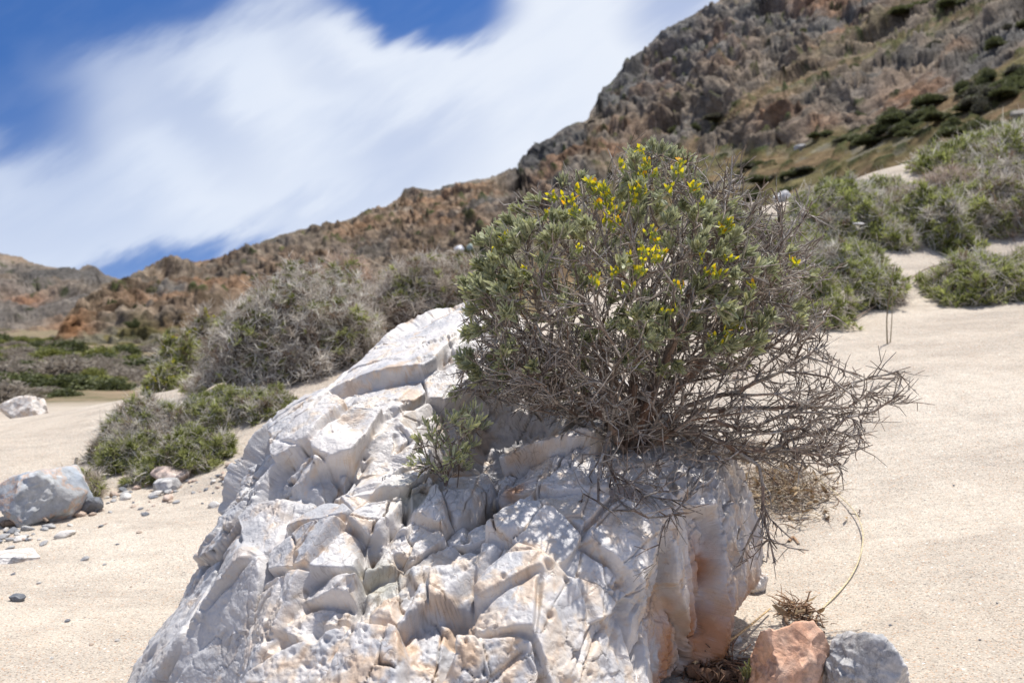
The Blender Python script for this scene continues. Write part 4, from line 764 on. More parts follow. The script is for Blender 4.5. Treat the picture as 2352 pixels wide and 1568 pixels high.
    Vs, Fs, Ks = ribbons(Pa, Da, la, wa, rng.normal(0, .6, len(Pa)), ca*.85, ca*1.1)
    if flowers:
        flowers *= 5; q = rng.choice(n, flowers*6); q = q[e[q, 2] > .3][:flowers*3]; Pf = np.repeat(P[q]+nrm[q]*L0*.5, 5, 0)+rng.normal(0, L0*.12, (len(q)*5, 3)); m = len(Pf)
        V, F, Kc = ribbons(Pf, unit(rng.normal(0, 1, (m, 3))+np.array([0, 0, 1])), np.full(m, L0*.35), np.full(m, L0*.3), np.zeros(m), np.tile([.36, .36, .04], (m, 1)), np.tile([.52, .49, .06], (m, 1))); Vs = np.concatenate([Vs, V]); Fs = np.concatenate([Fs, F+len(Vs)-len(V)]); Ks = np.concatenate([Ks, Kc])
    # loose twigs standing clear of the outline
    q = rng.choice(n, max(20, n//45)); Pt = P[q]; Dt = unit(nrm[q]*.8+rng.normal(0, .5, Pt.shape)+np.array([0, 0, .3])); Lt = L0*rng.uniform(1.2, 2.4, len(q)); V, F = tubes(Pt, Pt+Dt*Lt[:, None], np.full(len(q), L0*.03), np.full(len(q), L0*.012), 4)
    mesh('stems', np.concatenate([Vs, V]), np.concatenate([Fs, F+len(Vs)]), M_blade, o, col=np.concatenate([Ks, np.tile(np.array([.50, .44, .37]), (len(V), 1))]), loc=c)
    return o
DS = [
 ('large rounded grey green shrub left of the white boulder', 640, 885, 420, 262, .25, 1.0, None, 1.0, 0, {}),
 ('dry grey brown rounded shrub between the large shrub and the boulder', 965, 845, 330, 212, .3, 1.0, 3.9, 1.0, .12, {}),
 ('reddish brown dry shrub showing behind the large rounded shrub', 770, 0, 250, 290, .06, 1.0, 5.2, .9, .55, {}),
 ('low grey mat of stems in front of the large rounded shrub', 540, 900, 200, 44, .3, 1.0, None, 1.4, 0, {}),
 ('dark green mat on the sand under the large rounded shrub', 495, 990, 180, 78, .85, .5, None, 1.3, 0, {}),
 ('narrow dark green mat nearest the boulder on the left dune', 595, 968, 150, 55, .8, .55, None, 1.3, 0, {}),
 ('grey and green mat with a bare twiggy middle on the left dune', 345, 1045, 205, 122, .5, .8, None, 1.3, 0, {}),
 ('bright green mat casting a shadow on the sand above the pebbles', 425, 1098, 200, 88, .95, .4, None, 1.4, 0, {}),
 ('small bright green mat left of the long green one', 300, 1080, 110, 80, .95, .4, None, 1.4, 0, {}),
 ('olive brown mat beside the blue grey boulder', 178, 1160, 150, 88, .6, .7, None, 1.5, .15, {}),
 ('pale grey green bush along the crest of the sand beside the pale boulder', 190, 938, 190, 72, .5, .8, None, 1.2, 0, {}),
 ('pale grey green bush on the dune crest under the yellow spurge', 320, 905, 200, 85, .45, .85, 4.5, 1.2, 0, {}),
 ('grey green tuft at the left edge of the picture on the dune crest', 20, 972, 110, 50, .5, .7, None, 1.3, 0, {}),
 ('tall yellow flowering spurge behind the large rounded shrub', 452, 0, 70, 225, .5, .2, 5.3, 1.0, 0, dict(flowers=7)),
 ('yellow green spurge bush left of the large rounded shrub', 392, 0, 110, 160, .95, .2, 5.0, 1.0, 0, dict(flowers=3)),
 ('small spurge with yellow flowers on the left dune crest', 365, 0, 80, 70, 1.0, .1, 4.5, 1.2, 0, dict(flowers=2)),
 ('green mat edging the sand path right of the flowering shrub', 1925, 715, 240, 165, .75, .6, None, 1.2, 0, {}),
 ('grey green mat low behind the flowering shrub on the right', 1790, 755, 230, 165, .6, .75, None, 1.2, .1, {}),
 ('brown and green mat hidden behind the dead twigs', 1690, 630, 230, 120, .6, .7, None, 1.1, .1, {}),
 ('broad grey green mat in the middle of the right dune', 1925, 560, 250, 125, .7, .65, None, 1.2, 0, {}),
 ('dark green upright mat at the head of the sand path', 2140, 580, 120, 150, .9, .45, None, 1.4, 0, {}),
 ('twiggy brown mat between two sand gaps on the right dune', 2075, 520, 110, 70, .3, .9, None, 1.4, .25, {}),
 ('bright green mat on the skyline of the right dune', 1905, 455, 180, 62, .9, .5, None, 1.4, 0, {}),
 ('grey green mat behind the crown of the flowering shrub', 1730, 520, 200, 70, .6, .7, None, 1.2, 0, {}),
 ('pale green mat high on the right dune left of the sand gap', 2010, 415, 150, 50, .9, .5, None, 1.5, 0, {}),
 ('pale green mat high on the right dune right of the sand gap', 2190, 400, 170, 62, .85, .5, None, 1.5, 0, {}),
 ('spurge green mat near the top of the right dune', 2240, 360, 120, 40, 1.0, .3, None, 1.5, 0, {}),
 ('green mat at the top right corner of the dune', 2335, 350, 120, 58, .9, .5, None, 1.5, 0, {}),
 ('brown twiggy shrub below the upper sand gap', 2175, 455, 110, 55, .2, .95, None, 1.4, .3, {}),
 ('large woody grey shrub at the right edge of the picture', 2320, 548, 260, 150, .5, .9, None, 1.3, .08, {}),
 ('grey twiggy shrub above the large woody one at the right edge', 2340, 430, 200, 110, .5, .9, None, 1.2, 0, {}),
 ('low dark green mat on the bare sand at the right', 2245, 705, 225, 120, .75, .6, None, 1.3, .1, {}),
 ('brown and green mat cut by the right edge above the bare sand', 2370, 640, 110, 60, .5, .8, None, 1.3, .15, {}),
 ('green mat on the dune right beside the white rock', 1800, 600, 150, 80, .75, .6, None, 1.3, 0, {}),
 ('low green mat filling the slope under the skyline mat', 1990, 490, 190, 60, .8, .6, None, 1.4, 0, {}),
 ('small dark mat under the twiggy brown mat', 2040, 575, 110, 60, .8, .6, None, 1.4, 0, {}),
]
for (lab, x, yb, w_, h_, gr_, dr_, Y_, dn, rd_, kw) in DS: dune_shrub('spurge_bush' if kw else 'dune_shrub', lab, x, yb, w_, h_, gr_, dr_, Y_, dn, rd_, **kw)
# ------------------------------------------------------------------ far scrub: leafy domes, copies share a few meshes
def clump_mesh(name, ca, cb, seed, spiky=0.):
    r = np.random.default_rng(seed); n = 1500; th = np.arccos(1-r.random(n)); ph = r.random(n)*2*PI; e = np.stack([np.cos(ph)*np.sin(th), np.sin(ph)*np.sin(th), np.cos(th)], -1)
    l = 1+.35*fbm(e*2.0+seed, 3, seed)+.2*vn(e*5+seed, seed); P = e*l[:, None]*np.array([.5, .5, .55])*r.uniform(.55, 1.0, n)[:, None]; t = r.random(n)[:, None]
    V, F, K = ribbons(P, e+r.normal(0, .7, e.shape), r.uniform(.05, .11, n), r.uniform(.03, .06, n)*(1-.5*spiky), r.normal(0, .3, n), ca+(cb-ca)*t*.5, ca+(cb-ca)*t)
    a_, b_ = np.meshgrid(np.linspace(0, PI/2, 9), np.linspace(0, 2*PI, 18), indexing='ij'); ee = np.stack([np.cos(b_)*np.sin(a_), np.sin(b_)*np.sin(a_), np.cos(a_)], -1).reshape(-1, 3)
    l2 = 1+.35*fbm(ee*2.0+seed, 3, seed)+.2*vn(ee*5+seed, seed); Vc = ee*l2[:, None]*np.array([.36, .36, .40]); Vc[:, 2] -= .05
    return mesh(name, np.concatenate([V, Vc]), np.concatenate([F, gridF(9, 18)+len(V)]), M_blade, col=np.concatenate([K, np.tile(ca*.8, (len(Vc), 1))]), link=False)
KIND = {
 'hillgrey': ('evergreen_shrub', 'grey green shrub among the darker ones on the stony slope of the mountain', 'grey green shrubs on the slope', [clump_mesh('crown', np.array([.06, .06, .04]), np.array([.20, .19, .14]), s) for s in (9, 10)]),
 'dark': ('evergreen_shrub', 'dark green evergreen shrub on the stony slope of the mountain', 'dark green shrubs on the slope', [clump_mesh('crown', np.array([.065, .075, .03]), np.array([.22, .24, .10]), s) for s in (1, 2)]),
 'field': ('scrub_bush', 'dark green bush in the low scrub at the foot of the left hills', 'dark green bushes in the scrub field', [clump_mesh('crown', np.array([.05, .06, .022]), np.array([.19, .21, .08]), s) for s in (3, 4)]),
 'olive': ('scrub_bush', 'yellowish green bush in the low scrub at the foot of the left hills', 'yellowish green bushes in the scrub field', [clump_mesh('crown', np.array([.11, .12, .03]), np.array([.34, .35, .10]), s) for s in (5, 6)]),
 'grey': ('scrub_bush', 'dry grey brown bush in the low scrub at the foot of the left hills', 'dry grey bushes in the scrub field', [clump_mesh('crown', np.array([.16, .13, .10]), np.array([.46, .41, .34]), s, 1.) for s in (7, 8)])}
def far_shrub(kind, p, wd, ht):
    nm, lab, grp, ms = KIND[kind]; o = bpy.data.objects.new(nm, ms[rng.integers(2)]); C.objects.link(o); o.location = tuple(p)
    o.scale = (wd, wd*rng.uniform(.8, 1.2), ht); o.rotation_euler = (0, 0, rng.random()*6.28); tag(o, lab, 'shrub', grp)
rs = np.random.default_rng(5); placed = []
for k in range(900):
    if len(placed) >= 190: break
    x = rs.uniform(-40, 700); y = rs.uniform(748, 935)**1.0; 
    if y > 925-.10*x: continue
    p = hit(x, y, 5.0);
    if p[1] < 6.1: continue
    wd = rs.uniform(.45, 1.15)*(.55+.03*min(p[1], 25))
    if any(math.hypot(p[0]-a[0], p[1]-a[1]) < .30*(wd+a[2]) for a in placed): continue
    placed.append((p[0], p[1], wd)); u = rs.random(); far_shrub('grey' if u < .42 else 'field' if u < .76 else 'olive', (p[0], p[1], p[2]-.02), wd, wd*rs.uniform(.32, .6))
HP, Hq = HS['hillside']
def onhill(x, y):
    vx, vy = proj(HP[HIDX]); return HP[HIDX[np.argmin((vx-x)**2+(vy-y)**2)]]
HIDX = np.arange(0, len(HP), 3); HX, HY = proj(HP[HIDX])
for (x, y, w_, h_) in [(2120, 275, 90, 34), (2180, 290, 90, 30), (2060, 300, 70, 24), (2240, 255, 90, 36), (2300, 290, 110, 36), (2340, 215, 80, 40), (2250, 205, 80, 34), (2160, 235, 70, 30), (2000, 315, 60, 18), (1940, 300, 50, 16), (1965, 322, 60, 18), (2100, 310, 80, 22), (2220, 310, 90, 24), (2290, 180, 60, 30), (2020, 290, 50, 18), (1880, 310, 50, 18), (1900, 330, 46, 14),
  (1730, 385, 60, 22), (1770, 415, 70, 24), (1700, 420, 56, 22), (1740, 450, 70, 24), (1790, 375, 46, 12), (1830, 400, 60, 20), (1810, 440, 60, 20), (1640, 425, 50, 20), (1680, 355, 44, 12), (1870, 390, 60, 20), (1600, 445, 44, 16), (1560, 300, 50, 20), (1650, 270, 60, 22), (1620, 290, 50, 20), (1700, 240, 50, 14), (1480, 420, 40, 14), (1850, 70, 40, 22), (1960, 160, 40, 18), (2110, 20, 80, 24), (2200, 10, 80, 24), (2140, 110, 50, 24), (2290, 100, 60, 24), (2330, 60, 50, 24),
  ]+[(x_, 322-.37*(x_-1960)+rs.uniform(-16, 34), rs.uniform(60, 110), rs.uniform(16, 30)) for x_ in rs.uniform(1960, 2360, 34)]+[(970, 620, 70, 26), (1010, 600, 50, 18), (940, 605, 44, 16), (1045, 640, 60, 24), (1000, 650, 70, 24), (1080, 610, 44, 20), (870, 570, 22, 10), (925, 492, 18, 12), (900, 525, 12, 10), (1005, 470, 14, 10), (770, 590, 30, 12), (560, 630, 24, 14), (525, 740, 60, 30), (300, 745, 40, 20), (720, 640, 30, 14), (1040, 560, 20, 10)]:
    k = np.argmin((HX-x)**2+(HY-y)**2); p = HP[HIDX[k]]; s = p[1]/FPX*1024/2352; 
    for q_ in range(4 if w_ > 55 else 2): far_shrub('dark' if rs.random() < .8 or x < 1500 else 'hillgrey', p+np.array([rs.uniform(-.5, .5)*w_*s, rs.uniform(-.3, .3)*w_*s, -.15*h_*s]), w_*s*rs.uniform(.35, .8), h_*s*rs.uniform(.8, 1.5))
# ------------------------------------------------------------------ stones
def ico(sub):
    import bmesh
    bm = bmesh.new(); bmesh.ops.create_icosphere(bm, subdivisions=sub, radius=1); V = np.array([v.co[:] for v in bm.verts]); F = np.array([[v.index for v in f.verts] for f in bm.faces]); bm.free(); return V, F
ICO = {k: ico(k) for k in (3, 4, 6)}
def stone_geo(size, seed, sub=4, nplane=13, soft=26., ns=.05, rot=0.):
    r = np.random.default_rng(seed); E, F = ICO[sub]; ii = np.arange(nplane)+.5; zz = 1-2*ii/nplane; aa_ = ii*2.39996; sq = np.sqrt(1-zz*zz); nrm = unit(np.stack([np.cos(aa_)*sq, np.sin(aa_)*sq, zz], -1)+r.normal(0, .22, (nplane, 3))); d = r.uniform(.68, 1.0, nplane)
    dots = E@nrm.T/d[None]; R = 1/(np.log(np.exp(soft*np.maximum(dots, 0)).sum(1))/soft); V = E*R[:, None]
    V = V*(1+ns*fbm(V*2.2+seed, 4, seed)[:, None]+ns*.5*(ridged(V*5+seed, 3, seed+3)[:, None]-.4)); c, s_ = math.cos(rot), math.sin(rot); V = V@np.array([[c, s_, 0], [-s_, c, 0], [0, 0, 1]])
    return V*np.array(size), F
def stone(name, label, p, size, mat, seed, sub=6, sink=.3, smooth=True, group=None, cat='stone', **kw):
    V, F = stone_geo(size, seed, sub, **kw); o = mesh(name, V, F, mat, smooth=smooth); o.location = (p[0], p[1], p[2]+size[2]*(1-sink)*.8); return tag(o, label, cat, group)
MS = {'orange': stonemat('orange_stone', (.66, .36, .23), (.70, .50, .38), 18, None, .8), 'grey': stonemat('grey_stone', (.42, .42, .43), (.62, .60, .58), 16, (.28, .28, .29)),
 'blue': stonemat('blue_grey_stone', (.26, .28, .31), (.40, .41, .43), 22, (.55, .53, .5)), 'white': stonemat('pale_stone', (.60, .57, .54), (.74, .70, .66), 20, (.5, .36, .27)), 'tan': stonemat('tan_stone', (.50, .36, .27), (.62, .52, .43), 30), 'dark': stonemat('dark_stone', (.13, .145, .17), (.22, .23, .25), 30), 'pink': stonemat('pinkish_stone', (.56, .42, .35), (.66, .56, .5), 24),
 'mottled': stonemat('mottled_stone', (.27, .31, .37), (.52, .53, .53), 7, (.56, .38, .27)), 'brown': stonemat('brown_stone', (.22, .17, .13), (.42, .40, .36), 30)}
MS.update({k_+'_p': stonemat(k_+'_pebble', a_, b_, 1.5, None, .8, 0) for k_, a_, b_ in (('grey', (.36, .36, .37), (.50, .49, .48)), ('dark', (.17, .18, .21), (.27, .28, .30)), ('tan', (.50, .37, .28), (.60, .50, .42)), ('white', (.62, .59, .56), (.72, .69, .65)), ('pink', (.58, .40, .30), (.66, .55, .48)))})
def base_at(x, y): return hit(x, y, .9)
b = base_at(1822, 1615); stone('orange_stone', 'orange brown angular stone with a sharp ridge at the lower right', b, (.064, .055, .070), MS['orange'], 43, sink=.25, nplane=12, soft=60, ns=.09, rot=.5)
b = base_at(1985, 1620); stone('grey_stone', 'blocky pale grey stone beside the orange one', b, (.062, .058, .066), MS['grey'], 27, sink=.25, nplane=14, soft=50, ns=.12)
b = base_at(1733, 1362); stone('white_stone', 'lumpy white stone lying against the right foot of the boulder', b, (.026, .024, .034), MS['white'], 8, sink=.35, nplane=16, soft=18, ns=.10)
b = base_at(1722, 1290); stone('blue_stone', 'blue grey stone half hidden behind the lumpy white stone', b, (.028, .022, .028), MS['blue'], 31, sink=.3, nplane=13, soft=30)
b = base_at(1700, 1545); stone('pocked_stone', 'flat pocked brown and grey stone left of the orange one', b, (.045, .04, .018), MS['brown'], 71, sink=.3, nplane=16, soft=14, ns=.22)
b = base_at(1920, 1545); stone('shell_stone', 'small pale stone squeezed between the orange and the grey stone', b, (.012, .012, .014), MS['white'], 72, sub=4)
b = base_at(1680, 1480); stone('small_stone', 'small flat grey stone in the shade of the twigs at the boulder foot', b, (.018, .014, .008), MS['grey'], 73, sub=4)
b = base_at(1850, 1570); stone('red_stone', 'small reddish brown stone under the front of the grey stone', base_at(1940, 1590), (.03, .02, .012), MS['orange'], 74, sub=4)
b = base_at(45, 1215); stone('blue_boulder', 'blue grey boulder with rusty veins at the left edge', b+np.array([0, .12, 0]), (.105, .13, .115), MS['mottled'], 15, sink=.42, nplane=14, soft=40, ns=.06, cat='boulder')
p = at(62, 940, 5.0); p[2] = ground_z(p[0], p[1])[0]; stone('pale_boulder', 'pale whitish boulder on the dune crest at the left', p, (.145, .12, .10), MS['white'], 52, sink=.25, nplane=13, soft=24, cat='boulder')
stone('flat_rock', 'flat white rock sunk in the sand at the left edge', base_at(25, 1285), (.075, .06, .012), MS['white'], 53, sink=.5)
stone('dark_stone', 'dark blue grey angular stone in the pebble band', base_at(203, 1175), (.042, .03, .034), MS['dark'], 54, sub=4, soft=50, nplane=12)
stone('pink_stone', 'pinkish stone beside the tip of the green mat', base_at(395, 1112), (.062, .045, .034), MS['pink'], 55, sub=4)
stone('grey_cobble', 'grey stone in front of the pinkish one', base_at(385, 1125), (.05, .035, .026), MS['grey'], 56, sub=4)
stone('leaf_shaped_stone', 'pointed dark grey stone alone on the sand at the lower left', base_at(41, 1382), (.016, .012, .010), MS['dark'], 57, sub=4)
stone('dune_rock', 'white rock between the mats on the right dune', hit(1798, 462), (.075, .06, .045), MS['grey'], 58, cat='rock')
stone('slab_rock', 'small flat grey slab on the mat of the right dune', hit(1955, 560)+np.array([0, -.1, .10]), (.032, .026, .010), MS['grey'], 59, sub=4, cat='rock')
p = hit(1975, 470); 
k = np.argmin((HX-1838)**2+(HY-345)**2); p = HP[HIDX[k]]; stone('fallen_boulder', 'grey boulder lying alone on the slope below the crag', p, (.5, .4, .34), MS['grey'], 60, sub=4, cat='boulder')
k = np.argmin((HX-2345)**2+(HY-275)**2); p = HP[HIDX[k]]; stone('fallen_boulder', 'grey boulder among the dark shrubs at the right edge', p, (.42, .36, .28), MS['brown'], 61, sub=4, cat='boulder')
k = np.argmin((HX-1057)**2+(HY-582)**2); p = HP[HIDX[k]]; wm = stonemat('white_cover', (.85, .87, .92), (.8, .82, .9), 3); stone('white_bundle', 'small bright white object lying on the brown slope', p+np.array([0, -.3, .1]), (.42, .35, .3), wm, 62, sub=4, cat='bundle', nplane=20, soft=10)
k = np.argmin((HX-1080)**2+(HY-580)**2); p = HP[HIDX[k]]; wm = stonemat('pale_cover', (.5, .6, .52), (.45, .52, .46), 3); stone('pale_bundle', 'pale greenish object just right of the bright white one on the slope', p+np.array([0, -.3, .1]), (.25, .2, .3), wm, 63, sub=4, cat='bundle', nplane=20, soft=10)
PV = {}
for key_, lab in (('grey', 'small grey pebble in the band of pebbles left of the boulder'), ('dark', 'small dark pebble in the band of pebbles left of the boulder'), ('tan', 'small tan pebble in the band of pebbles left of the boulder'), ('white', 'small white pebble in the band of pebbles left of the boulder'), ('pink', 'small orange pink pebble in the band of pebbles left of the boulder')):
    PV[key_] = (lab, [])
    for s in range(3):
        V, F = stone_geo((1, .75, .55), 400+s+len(key_)*7, 3, nplane=13, soft=34, ns=.06); PV[key_][1].append(mesh('pebble', V, F, MS[key_+'_p'], link=False))
def pebble(x, y, s, kind, lab=None, grp=None):
    p = base_at(x, y); lb, ms = PV[kind]; o = bpy.data.objects.new('pebble', ms[rng.integers(3)]); C.objects.link(o); o.location = (p[0], p[1], p[2]+s*.2); o.scale = (s, s, s*rng.uniform(.6, 1)); o.rotation_euler = (rng.normal(0, .2), rng.normal(0, .2), rng.random()*6.28)
    tag(o, lab or lb, 'pebble', grp or ('%s pebbles in the band' % kind))
kinds = ['grey', 'dark', 'tan', 'white', 'pink']
for k in range(150):
    x = rs.uniform(-10, 560); yc = 1218-.235*x; y = yc+rs.normal(0, 26)
    if x < 90 and y < 1215: y = 1215+rs.random()*30
    pebble(x, y, rs.choice([.006, .009, .013, .019, .025], p=[.32, .3, .2, .12, .06]), rs.choice(kinds, p=[.26, .2, .2, .16, .18]))
SC = {'grey': 'grey', 'dark': 'dark', 'tan': 'tan', 'white': 'white'}
for (x, y, s, kd) in [(155, 1433, .007, 'dark'), (100, 1250, .014, 'grey'), (195, 1285, .012, 'grey'), (320, 1225, .008, 'tan'), (270, 1250, .005, 'dark'), (90, 1345, .006, 'grey'), (240, 1300, .006, 'grey'), (30, 1320, .006, 'dark'), (210, 1490, .005, 'tan'), (120, 1520, .004, 'white'), (270, 1480, .005, 'white'), (300, 1350, .004, 'tan')]:
    pebble(x, y, s, kd, {'dark': 'small dark pebble alone on the open sand at the lower left', 'grey': 'grey pebble lying alone on the open sand below the pebble band', 'tan': 'tan pebble lying alone on the open sand below the pebble band', 'white': 'tiny white shell bit on the open sand at the lower left'}[kd], 'scattered %s pebbles on open sand' % kd)
for (x, y, s, kd) in [(1405+640, 1435, .004, 'dark'), (2250, 1480, .003, 'dark'), (2190, 1120, .004, 'dark'), (1860, 805, .011, 'grey'), (1690, 868, .02, 'tan'), (2210, 1300, .003, 'white'), (2100, 900, .006, 'white'), (2290, 1390, .003, 'dark'), (1835, 880, .009, 'grey')]:
    pebble(x, y, s, kd, {'dark': 'tiny dark pebble on the open sand at the right', 'grey': 'small grey pebble on the sand behind the dead twigs', 'tan': 'tan stone on the sand seen through the dead twigs', 'white': 'tiny white shell bit on the open sand at the right'}[kd], 'scattered %s pebbles on the right sand' % kd)
# ------------------------------------------------------------------ dry litter
def poly_tube(name, pts, r0, r1, col, label, cat, k=6, jit=0., group=None, sub=6):
    p = np.array(pts, float); t = np.linspace(0, len(p)-1, (len(p)-1)*sub+1); i = np.clip(t.astype(int), 0, len(p)-2); f = (t-i)[:, None]
    pm = p[np.clip(i-1, 0, len(p)-1)]; p0 = p[i]; p1 = p[i+1]; p2 = p[np.clip(i+2, 0, len(p)-1)]
    q = .5*((2*p0)+(-pm+p1)*f+(2*pm-5*p0+4*p1-p2)*f*f+(-pm+3*p0-3*p1+p2)*f**3); q += rng.normal(0, 1, q.shape)*jit
    r = np.linspace(r0, r1, len(q)); V, F = tubes(q[:-1], q[1:], r[:-1], r[1:], k); o = mesh(name, V, F, M_wood, col=np.tile(np.array(col), (len(V), 1)), loc=q[0])
    return tag(o, label, cat, group)
def gp(x, y, dz=0.):
    p = base_at(x, y); p = p+unit(CAM-p)*dz*1.0; return p
straw = (.62, .50, .27)
poly_tube('dry_straw', [gp(1880, 1105), gp(1925, 1135, .02), gp(1963, 1175, .03), gp(1981, 1220, .03), gp(1978, 1270, .025), gp(1960, 1320, .015), gp(1932, 1360, .008), gp(1890, 1400, .002)], .0011, .0017, (.66, .56, .34), 'thin dry straw stem bent in an arc over the sand right of the boulder', 'straw')
poly_tube('straw_stick', [gp(1592, 1530, .05), gp(1650, 1490, .055), gp(1705, 1455, .05), gp(1768, 1402, .03)], .0033, .0016, (.60, .42, .22), 'straight yellow straw stick pointing out from the foot of the boulder', 'straw')
poly_tube('thin_stalk', [hit(2038, 790), hit(2038, 790)+np.array([-.004, 0, .10]), hit(2038, 790)+np.array([.006, 0, .21]), hit(2038, 790)+np.array([.02, 0, .30])], .0028, .0012, (.22, .17, .10), 'thin upright stalk standing alone in the bare sand at the right', 'stalk')
poly_tube('thin_stalk', [hit(2045, 785), hit(2045, 785)+np.array([.004, 0, .10]), hit(2045, 785)+np.array([.002, 0, .2])], .0022, .001, (.36, .30, .2), 'paler short stalk leaning beside the thin upright one', 'stalk')
poly_tube('dune_runner', [hit(1935, 748), hit(2010, 712)+np.array([0, 0, .02]), hit(2060, 680)+np.array([0, 0, .03]), hit(2120, 635)+np.array([0, 0, .03]), hit(2190, 600)], .004, .003, (.24, .18, .13), 'long thin runner lying across the sand path on the right', 'runner')
poly_tube('driftwood', [hit(5, 1212)+np.array([0, 0, .012]), hit(50, 1206)+np.array([0, 0, .016]), hit(75, 1200)+np.array([0, 0, .018]), hit(112, 1207)+np.array([0, 0, .01])], .010, .004, (.26, .19, .14), 'brown crooked piece of driftwood below the blue grey boulder', 'driftwood', jit=.002)
poly_tube('bleached_stick', [hit(455, 968)+np.array([0, 0, .06]), hit(470, 950)+np.array([0, 0, .08]), hit(500, 935)+np.array([0, 0, .09]), hit(520, 925)+np.array([0, 0, .08])], .008, .004, (.50, .42, .32), 'bleached curved stick on the dark green mat left of the boulder', 'stick')
poly_tube('bleached_stick', [hit(178, 1140)+np.array([-.01, -.02, .01]), hit(178, 1140)+np.array([.0, -.02, .07]), hit(178, 1140)+np.array([.012, -.02, .13])], .007, .005, (.66, .58, .46), 'short pale stick leaning between the blue grey boulder and the olive mat', 'stick')
def litter(name, label, cx, cy, w_, h_, n, L, r, colz, up=.3, kind=None, leaves=0, tall=.03, seed=3):
    q = np.random.default_rng(seed); X = np.clip(q.normal(0, .42, n), -1, 1); Yq = np.clip(q.normal(0, .42, n), -1, 1); b0 = base_at(cx, cy)
    sx = w_*.5*b0[1]/FPX*.4354; bt = base_at(cx, cy-h_*.5); bb = base_at(cx, cy+h_*.5); sy = abs(bt[1]-bb[1])*.5; P = np.stack([b0[0]+X*sx+ (Yq*0), b0[1]+Yq*sy, X*0], -1)
    P[:, 2] = ground_z(P[:, 0], P[:, 1])+q.random(n)*tall*np.exp(-(X**2+Yq**2)*2); D = unit(np.stack([q.normal(size=n), q.normal(size=n), q.normal(0, up, n)], -1)); D[:, 2] = np.abs(D[:, 2])*.8
    segs0 = []; segs1 = []; ra = []; a = P; d = D; LL = L*(.4+q.random(n)); rr_ = r*(.5+q.random(n))
    for s in range(4):
        e = a+d*(LL/4)[:, None]; e[:, 2] = np.maximum(e[:, 2], ground_z(e[:, 0], e[:, 1])+.001); segs0.append(a); segs1.append(e); ra.append(rr_*(1-s*.18)); a = e; d = unit(d+q.normal(0, .35, d.shape)-np.array([0, 0, .12]))
    V, F = tubes(np.concatenate(segs0), np.concatenate(segs1), np.concatenate(ra), np.concatenate(ra)*.85, 4); cz = np.array(colz)[q.integers(0, len(colz), n)]*(.6+.7*q.random(n))[:, None]; K = np.repeat(np.tile(cz, (4, 1)), 8, 0)
    if leaves:
        i = q.integers(0, n, leaves); V2, F2, K2 = blades(P[i]+[0, 0, .006], unit(D[i]+q.normal(0, .5, (leaves, 3))), q.uniform(.012, .03, leaves), q.uniform(.005, .011, leaves), q.normal(.5, .4, leaves), 3, None, np.tile([.30, .18, .09], (leaves, 1)), np.tile([.52, .40, .24], (leaves, 1)), np.tile([.42, .30, .17], (leaves, 1)))
        F = np.concatenate([F, F2+len(V)]); V = np.concatenate([V, V2]); K = np.concatenate([K, K2])
    o = mesh(name, V, F, M_wood, col=K, loc=b0); return tag(o, label, 'dead twigs', kind=kind)
tw = [(.34, .26, .19), (.42, .36, .29), (.22, .14, .09), (.50, .40, .27)]
litter('twig_heap', 'heap of dead twigs and curled dry leaves behind the right shoulder of the boulder', 1790, 1145, 250, 165, 850, .05, .0012, tw, .45, None, 130, .055, 3)
litter('twig_heap', 'sparse dead twigs scattered on the sand behind the boulder top', 1700, 1050, 260, 70, 260, .05, .0012, tw, .35, None, 40, .02, 4)
litter('twig_tuft', 'small tuft of brown broken twigs on the sand behind the orange stone', 1838, 1418, 100, 55, 110, .035, .0014, [(.26, .15, .08), (.36, .22, .13), (.2, .12, .07)], .6, None, 10, .03, 5)
litter('root_tangle', 'brown rotten roots and twigs at the bottom right foot of the boulder', 1650, 1560, 170, 70, 150, .05, .0018, [(.22, .12, .07), (.34, .20, .12), (.14, .085, .055)], .4, None, 10, .03, 6)
poly_tube('dead_root', [gp(1590, 1540, .02), gp(1640, 1552, .03), gp(1690, 1562, .02), gp(1730, 1590, .01)], .012, .006, (.28, .165, .10), 'thick brown dead root lying at the bottom right foot of the boulder', 'root', jit=.003, k=9)
poly_tube('dead_twig', [gp(1800, 1412, .03), gp(1812, 1440, .02), gp(1850, 1445, .01), gp(1893, 1455, .005)], .003, .002, (.25, .16, .10), 'thick broken brown twig beside the small tuft', 'twig', jit=.001)
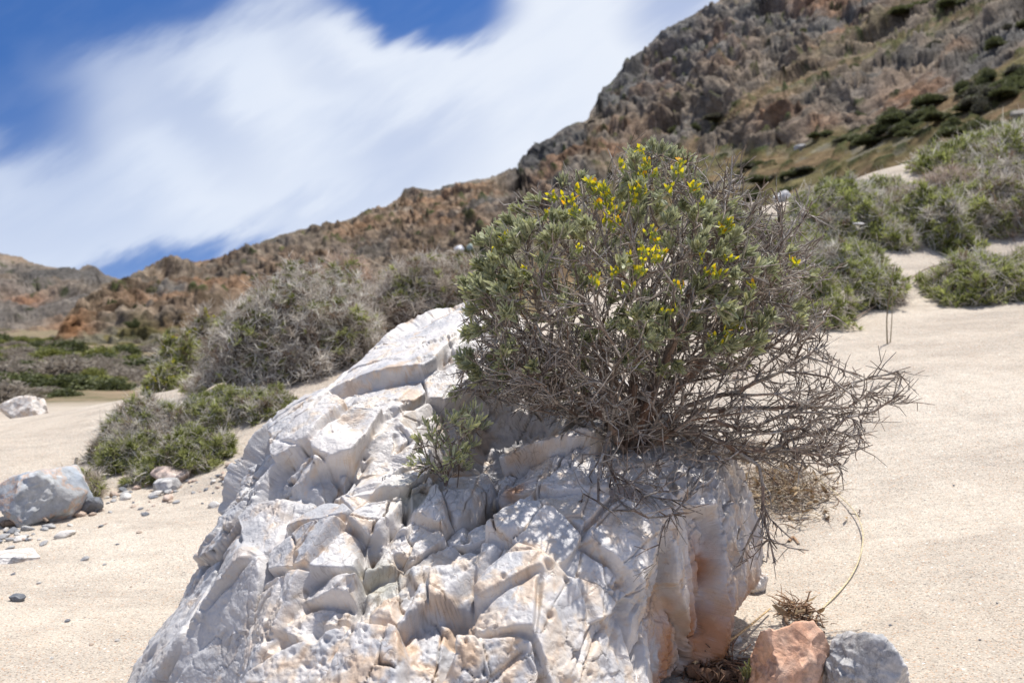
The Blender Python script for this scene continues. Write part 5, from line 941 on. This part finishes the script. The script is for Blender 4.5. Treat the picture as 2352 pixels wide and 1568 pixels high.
poly_tube('bark_chip', [gp(1812, 1247, .003), gp(1822, 1240, .008), gp(1834, 1250, .004)], .0045, .003, (.34, .21, .12), 'curled brown chip of bark alone on the sand right of the boulder', 'bark')
for (x, y, s, lab) in [(1718, 1562, .030, 'tiny green sprig sprouting left of the orange stone foot'), (1762, 1560, .038, 'tiny upright green sprig touching the left side of the orange stone')]:
    b = base_at(x, y+20); sp = empty('sprig', tuple(b), lab, 'sprout'); tt = Tree(b, (0, 0, 1)); tt.guide([b+np.array([.002, 0, s])], 0, .005, 0, .0006); tt.guide([b+np.array([-.008, 0, s*.7])], 0, .005, 0, .0006); tt.finish(.0008, 2.5); wood_mesh('stem', tt, sp, 0, loc=b)
    c_ = np.arange(1, len(tt.A)); leaf_mesh('leaves', *leaf_clusters(tt, c_, 4, b-np.array([0, 0, .05]), .012, .0036), .5, sp, loc=b, edge=.3)
# flat topped tree on the skyline
k = np.argmin((HX-432)**2+(HY-607)**2); p = HP[HIDX[k]]; s = p[1]/FPX*.4354
ft = empty('windswept_tree', tuple(p), 'small reddish windswept tree on the skyline above the left slope', 'tree'); tt = Tree(p, (0, 0, 1)); tt.guide([p+np.array([.5, 0, 4])*s], 0, .6*s)
Tt = p+np.stack([rs.uniform(-10, 11, 60), rs.uniform(-8, 8, 60), rs.uniform(5.5, 8.5, 60)], -1)*s; tt.grow(Tt, np.zeros(60), step=1.5*s, jit=.1*s); tt.finish(.16*s, 2.4)
V, F = tubes(tt.A[tt.par[1:]], tt.A[1:], tt.R[1:], tt.R[1:], 5); mesh('trunk', V, F, M_wood, ft, col=np.tile([.12, .07, .05], (len(V), 1)), loc=p)
i = rs.integers(1, len(tt.A), 700); Pq = tt.A[i]+rs.normal(0, .6*s, (700, 3)); V, F, Kq = ribbons(Pq, rs.normal(size=(700, 3)), np.full(700, 1.0*s), np.full(700, .6*s), np.zeros(700), np.tile([.20, .08, .04], (700, 1)), np.tile([.28, .13, .07], (700, 1))); mesh('crown', V, F, M_blade, ft, col=Kq, loc=p)
